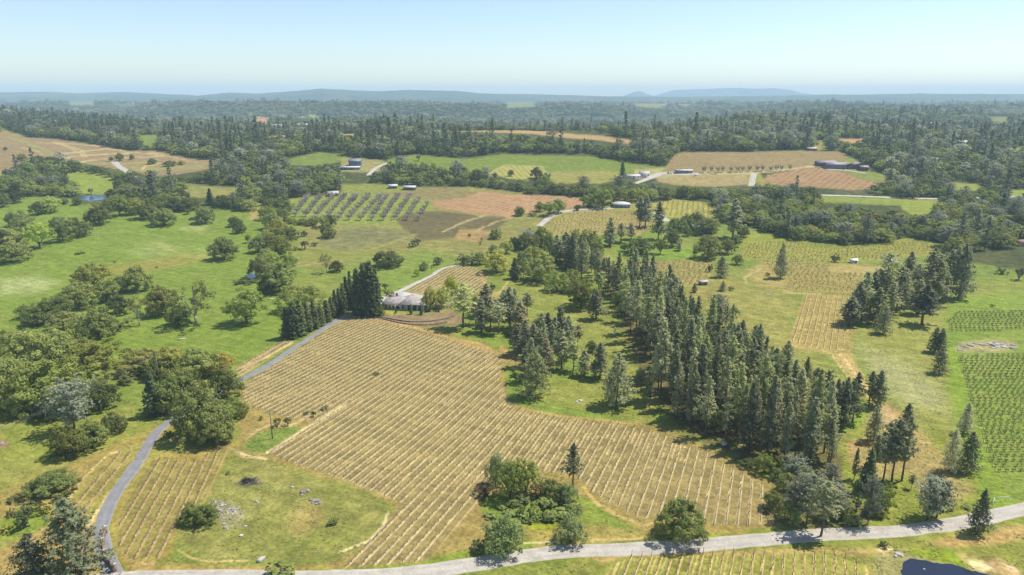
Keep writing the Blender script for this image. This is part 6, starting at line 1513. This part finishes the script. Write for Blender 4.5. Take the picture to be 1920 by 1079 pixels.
# dead snag and fallen logs
p = at1(1152, 632); o = thing('dead_tree', 'short bleached dead tree at the edge of the pine belt', 'dead tree', p)
b = MB(); b.tube([(0, 0, -.3), (.1, 0, 2), (.2, .1, 4.6)], [.32, .26, .14], 7); b.build('trunk', M['deadwood'], o)
for e in ((-1.6, .3, 3.2), (1.2, -.2, 3.6), (-1.0, .1, 4.4)):
    b = MB(); b.tube([(.1, 0, e[2] - 1.4), (e[0] * .5, e[1] * .5, e[2] - .5), e], [.12, .08, .03], 5); b.build('branch', M['deadwood'], o)
for x, y, an, L, lab in ((341, 637, .5, 1.6, 'bleached fallen log on the bright green meadow'), (508, 562, .4, 1.8, 'bleached fallen log near the hedgerow end')):
    p = at1(x, y); b = MB(); b.tube([(-L, 0, .22), (0, .05, .26), (L, .15, .2)], [.24, .28, .16], 7); b.tube([(.3, 0, .3), (.7, .5, .7)], [.1, .04], 5)
    o = b.build('log', M['deadwood']); o.location = p; o.rotation_euler = (0, 0, an); tag(o, lab, 'log')
# utility poles
def pole(px, py, h, label, rz=0.5):
    p = at1(px, py); o = thing('utility_pole', label, 'utility pole', p, rz)
    b = MB(); b.tube([(0, 0, -.4), (0, 0, h)], [.17, .11], 8); b.build('post', M['wood'], o)
    b = MB(); b.box((0, 0, h - .55), (2.2, .12, .14)); c = b.build('crossarm', M['wood'], o)
    for x in (-.95, 0, .95):
        b = MB(); lathe(b, [(.05, 0), (.07, .08), (.05, .2), (.001, .22)], 8, (x, 0, h - .41)); b.build('insulator', M['metal'], c)
    return p + Vector((0, 0, h - .2))
a_ = pole(511, 823, 9.5, 'tall wooden utility pole on the grass island by the vineyard', .5)
pole(845, 330, 10, 'far wooden pole by the green field', .2); pole(813, 503, 9, 'wooden pole beside the gravel lane behind the house', .3); pole(1588, 480, 9, 'wooden pole standing in the green vineyard', 0.)
w0 = pole(300, 722, 12, 'wooden utility pole hidden among the drive oaks', .6); w1 = at1(20, 850) + Vector((0, 0, 11))
def wire(a, c, off, lab, sag=1.0):
    n = 24; b = MB(); pts = []
    for i in range(n + 1):
        t = i / n; q = a.lerp(c, t); pts.append((q.x + off[0], q.y + off[1], q.z - sag * 4 * t * (1 - t)))
    c0 = np.array(pts[0]); b.tube(np.array(pts) - c0, .012, 4); o = b.build('power_line', M['wire']); o.location = pts[0]; tag(o, lab, 'power line', 'power lines over the slope')
w2 = at1(-160, 960) + Vector((0, 0, 11))
for off, lab in (((-.6, .5), 'upper power line crossing the oak slope'), ((0, 0), 'middle power line crossing the oak slope'), ((.6, -.5), 'lower power line crossing the oak slope')): wire(w0, w2, off, lab)

# entrance wall with capped pillars
def entrance(pl, lab, pillars):
    P = smooth_path(at([q[0] for q in pl], [q[1] for q in pl])[:, :2], .7); c = P.mean(0); zc = float(terr(*c))
    o = thing('entrance_wall', lab, 'entrance wall', (c[0], c[1], zc), 0, 'entrance walls of the driveway')
    b = MB()
    for i in range(len(P) - 1):
        m = (P[i] + P[i + 1]) / 2 - c; dd = P[i + 1] - P[i]; z = float(terr(*(m + c))) - zc
        b.box((m[0], m[1], z - .3), (np.linalg.norm(dd) * 1.0, .3, 1.35), math.atan2(dd[1], dd[0]))
    b.build('wall', M['brick'], o)
    for q in pillars:
        g = at1(*q) - o.location; b = MB(); b.box((g.x, g.y, g.z - .3), (.62, .62, 2.1)); k = b.build('pillar', M['brick'], o)
        b = MB(); b.box((g.x, g.y, g.z + 1.8), (.84, .84, .14)); b.box((g.x, g.y, g.z + 1.94), (.7, .7, .16), 0, 0, .25); b.build('cap', M['concrete'], k)
entrance([(198, 1001), (193, 1014), (193, 1025), (196, 1040), (202, 1054), (215, 1071)], 'curved brick entrance wall with pale capped pillars right of the drive', [(198, 1000), (193, 1023), (197, 1045), (215, 1072)])
entrance([(168, 1004), (160, 1020), (152, 1045), (130, 1066), (108, 1090)], 'brick entrance wall half hidden behind the big pines', [(168, 1003), (108, 1091)])
# pipe frame beside the road
p = at1(1875, 944); b = MB()
for q in (((-2.5, -1.0, 0), (-1.2, .7, 1.3)), ((-1.2, .7, 1.3), (2.6, .9, 1.3)), ((2.6, .9, 1.3), (3.2, .2, 0)), ((-1.2, .7, 1.3), (-1.0, 1.4, 0)), ((2.6, .9, 1.3), (2.4, 1.7, 0))): b.tube(q, .06, 6)
o = b.build('pipe_frame', M['metal']); o.location = p; tag(o, 'pale welded pipe frame standing in the grass by the road', 'pipe frame')

# parked vehicles at the farm gate and yard
def car(px, py, rz, mat, label):
    p = at1(px, py); o = thing('parked_car', label, 'car', p, rz)
    b = MB(); b.box((0, 0, .35), (4.6, 1.8, .62), 0, 0, .97); b.box((-.2, 0, .97), (2.7, 1.6, .55), 0, 0, .78); b.build('body', M[mat], o)
    b = MB(); b.box((-.2, 0, 1.02), (2.5, 1.62, .34), 0, 0, .88); b.build('window', M['glass'], o)
    for x in (-1.45, 1.45):
        for y in (-.82, .82):
            b = MB(); b.tube([(x, y - .11, .34), (x, y + .11, .34)], [.34, .34], 12); b.tube([(x, y - .11, .34), (x, y + .11, .34)], [.34, .34], 8); b.build('wheel', M['redcar'], o)
car(488, 379, .2, 'white', 'white car at the top gate of the meadow'); car(496, 377, .1, 'white', 'second white car right beside the first at the gate')
car(402, 386, .1, 'redcar', 'dark car under the fir at the oak line'); car(1255, 326, 0, 'redcar', 'dark car on the gravel yard left of the long shed')
car(243, 325, 1.0, 'white', 'white car on the far country road'); car(1305, 330, .3, 'white', 'white car right of the long shed')
# far mountains, each a ridge with depth
def mountain(name, prof, Y, depth, col):
    P = np.array(prof, float); a = (P[:, 0] - CX) / FPX / 1.0387
    xs = np.interp(np.linspace(0, 1, 220), np.linspace(0, 1, len(a)), a); hy = np.interp(np.linspace(0, 1, 220), np.linspace(0, 1, len(a)), P[:, 1])
    hy = np.convolve(np.pad(hy, 4, mode='edge'), np.ones(9) / 9, 'valid')
    crest = 100 - Y * np.tan(PITCH + np.arctan((hy - CY) / FPX))
    rows = []; nd = 24
    for k in range(nd + 1):
        u = k / nd * 2 - 1; yy = Y + u * depth; prof_ = 1 - abs(u) ** 1.3
        X = xs * Y; n = fbm(X / 700., np.full_like(X, yy) / 700., 77, 4) - .5
        rows.append(np.stack([X, np.full_like(X, yy), (crest + 60) * prof_ - 60 + n * 30 * (1 - prof_ ** 4)], 1))
    Vv = np.stack(rows); idx = np.arange(Vv.shape[0] * 220).reshape(-1, 220)
    F = np.stack([idx[:-1, :-1], idx[:-1, 1:], idx[1:, 1:], idx[1:, :-1]], -1).reshape(-1, 4)
    o = link(name, mesh_np(name, Vv.reshape(-1, 3), [(F, 0)], [simple(name, col, .95, .3, .004)], True)); tag(o, None, kind='structure')
mountain('mountains', [(1215, 183), (1240, 176), (1262, 169), (1300, 168), (1330, 167), (1380, 165), (1410, 167), (1450, 166), (1480, 169), (1505, 175), (1530, 178), (1560, 183)], 12000, 900, (0.10, 0.11, 0.08))
mountain('mountains', [(860, 183), (885, 179), (905, 176.5), (925, 178), (960, 181), (980, 184)], 11900, 700, (0.10, 0.11, 0.08))
mountain('hill', [(1150, 184), (1168, 181), (1180, 176), (1190, 172.5), (1198, 170.5), (1206, 173), (1216, 178), (1232, 181), (1250, 184)], 11500, 700, (0.07, 0.09, 0.05))

def tufts():
    n = 40000
    y = 118 + 300 * rng.random(n) ** 1.25; x = rng.uniform(-.95, .95, n) * y
    P = np.stack([x, y, terr(x, y)], 1); qx, qy, d = proj(P[:, 0], P[:, 1], P[:, 2])
    ok = np.ones(n, bool)
    for v in V: ok &= polysd(qx, qy, v['poly']) < -4
    for nm, pl in POND_PX: ok &= polysd(qx, qy, pl) < -4
    for pl, w in ROADS_PX:
        A = np.array(pl, float)
        for i in range(len(A) - 1):
            e = A[i + 1] - A[i]; t = np.clip(((qx - A[i, 0]) * e[0] + (qy - A[i, 1]) * e[1]) / (e @ e), 0, 1)
            ok &= np.hypot(qx - A[i, 0] - t * e[0], qy - A[i, 1] - t * e[1]) > w * FPX / d * .62
    ok &= fbm(P[:, 0] / 9., P[:, 1] / 9., 71, 3) > .44
    P = P[ok]; C = np.repeat(P, 5, 0) + rng.normal(0, .16, (len(P) * 5, 3)) * np.array([1, 1, .3]); C[:, 2] += .05
    S = np.repeat(rng.uniform(.15, .36, len(P)), 5) * rng.uniform(.7, 1.2, len(C))
    Vq, F = leaf_quads(C, rng.normal(0, .4, C.shape) + np.array([.2, .05, 1.0]), S, rng)
    me = mesh_np('tufts', Vq, [(F, 0)], [M['f_tuft']], False, {'Var': np.repeat(np.repeat(rng.random(len(P)), 5), 4)})
    tag(link('grass', me), 'tufts of rough grass and weeds over the meadows', kind='stuff')
M['f_tuft'] = foliage('rough grass tufts', (0.20, 0.235, 0.045), (0.36, 0.31, 0.11), .35)
tufts()
build_forest()
place_trees()

# ---------------------------------------------------------------- air, light, camera
def haze():
    b = MB(); b.box((0, 6900 - 400, -75), (64000, 13800, 75 + 245)); o = b.build('haze', [])
    m = bpy.data.materials.new('thin blue air'); m.use_nodes = True; t = m.node_tree; t.nodes.clear()
    out = t.nodes.new('ShaderNodeOutputMaterial'); v = t.nodes.new('ShaderNodeVolumePrincipled')
    v.inputs['Color'].default_value = HAZE_COL; v.inputs['Density'].default_value = HAZE_D; v.inputs['Anisotropy'].default_value = HAZE_G
    t.links.new(v.outputs[0], out.inputs['Volume']); o.data.materials.append(m); tag(o, None, kind='stuff')
HAZE_COL = (0.60, 0.82, 1.0, 1); HAZE_D = 1.25e-4; HAZE_G = 0.0
haze()
EL, AZ = 60.0, 20.0            # sun: height, and turn from +X towards +Y
d = Vector((math.cos(math.radians(EL)) * math.cos(math.radians(AZ)), math.cos(math.radians(EL)) * math.sin(math.radians(AZ)), math.sin(math.radians(EL))))
sun = bpy.data.lights.new('sun', 'SUN'); sun.energy = 4.6; sun.angle = math.radians(.53); sun.color = (1, .955, .89)
so = bpy.data.objects.new('sun', sun); COL.objects.link(so); so.rotation_euler = d.to_track_quat('Z', 'Y').to_euler(); so.location = (200, 0, 400)
w = bpy.data.worlds.new('World'); sc.world = w; w.use_nodes = True
bg = w.node_tree.nodes['Background']; sky = w.node_tree.nodes.new('ShaderNodeTexSky'); sky.sky_type = 'NISHITA'; sky.sun_disc = False
sky.sun_elevation = math.radians(EL); sky.sun_rotation = math.radians(90 - AZ); sky.altitude = 400; sky.air_density = 1.0; sky.dust_density = 0.6; sky.ozone_density = 2.2
w.node_tree.links.new(sky.outputs[0], bg.inputs[0]); bg.inputs[1].default_value = 0.12
cam = bpy.data.cameras.new('camera'); co = bpy.data.objects.new('camera', cam); COL.objects.link(co)
cam.sensor_width = 36; cam.lens = 24.0; cam.clip_start = 1; cam.clip_end = 60000
co.location = (0, 0, CAMZ); co.rotation_euler = (math.radians(90) - PITCH, 0, 0); sc.camera = co
sc.view_settings.view_transform = 'Standard'; sc.view_settings.look = 'None'; sc.view_settings.gamma = 1; sc.view_settings.exposure = 0.5
sc.cycles.use_denoising = True; sc.cycles.max_bounces = 6; sc.cycles.diffuse_bounces = 3; sc.cycles.transmission_bounces = 3; sc.cycles.volume_bounces = 3
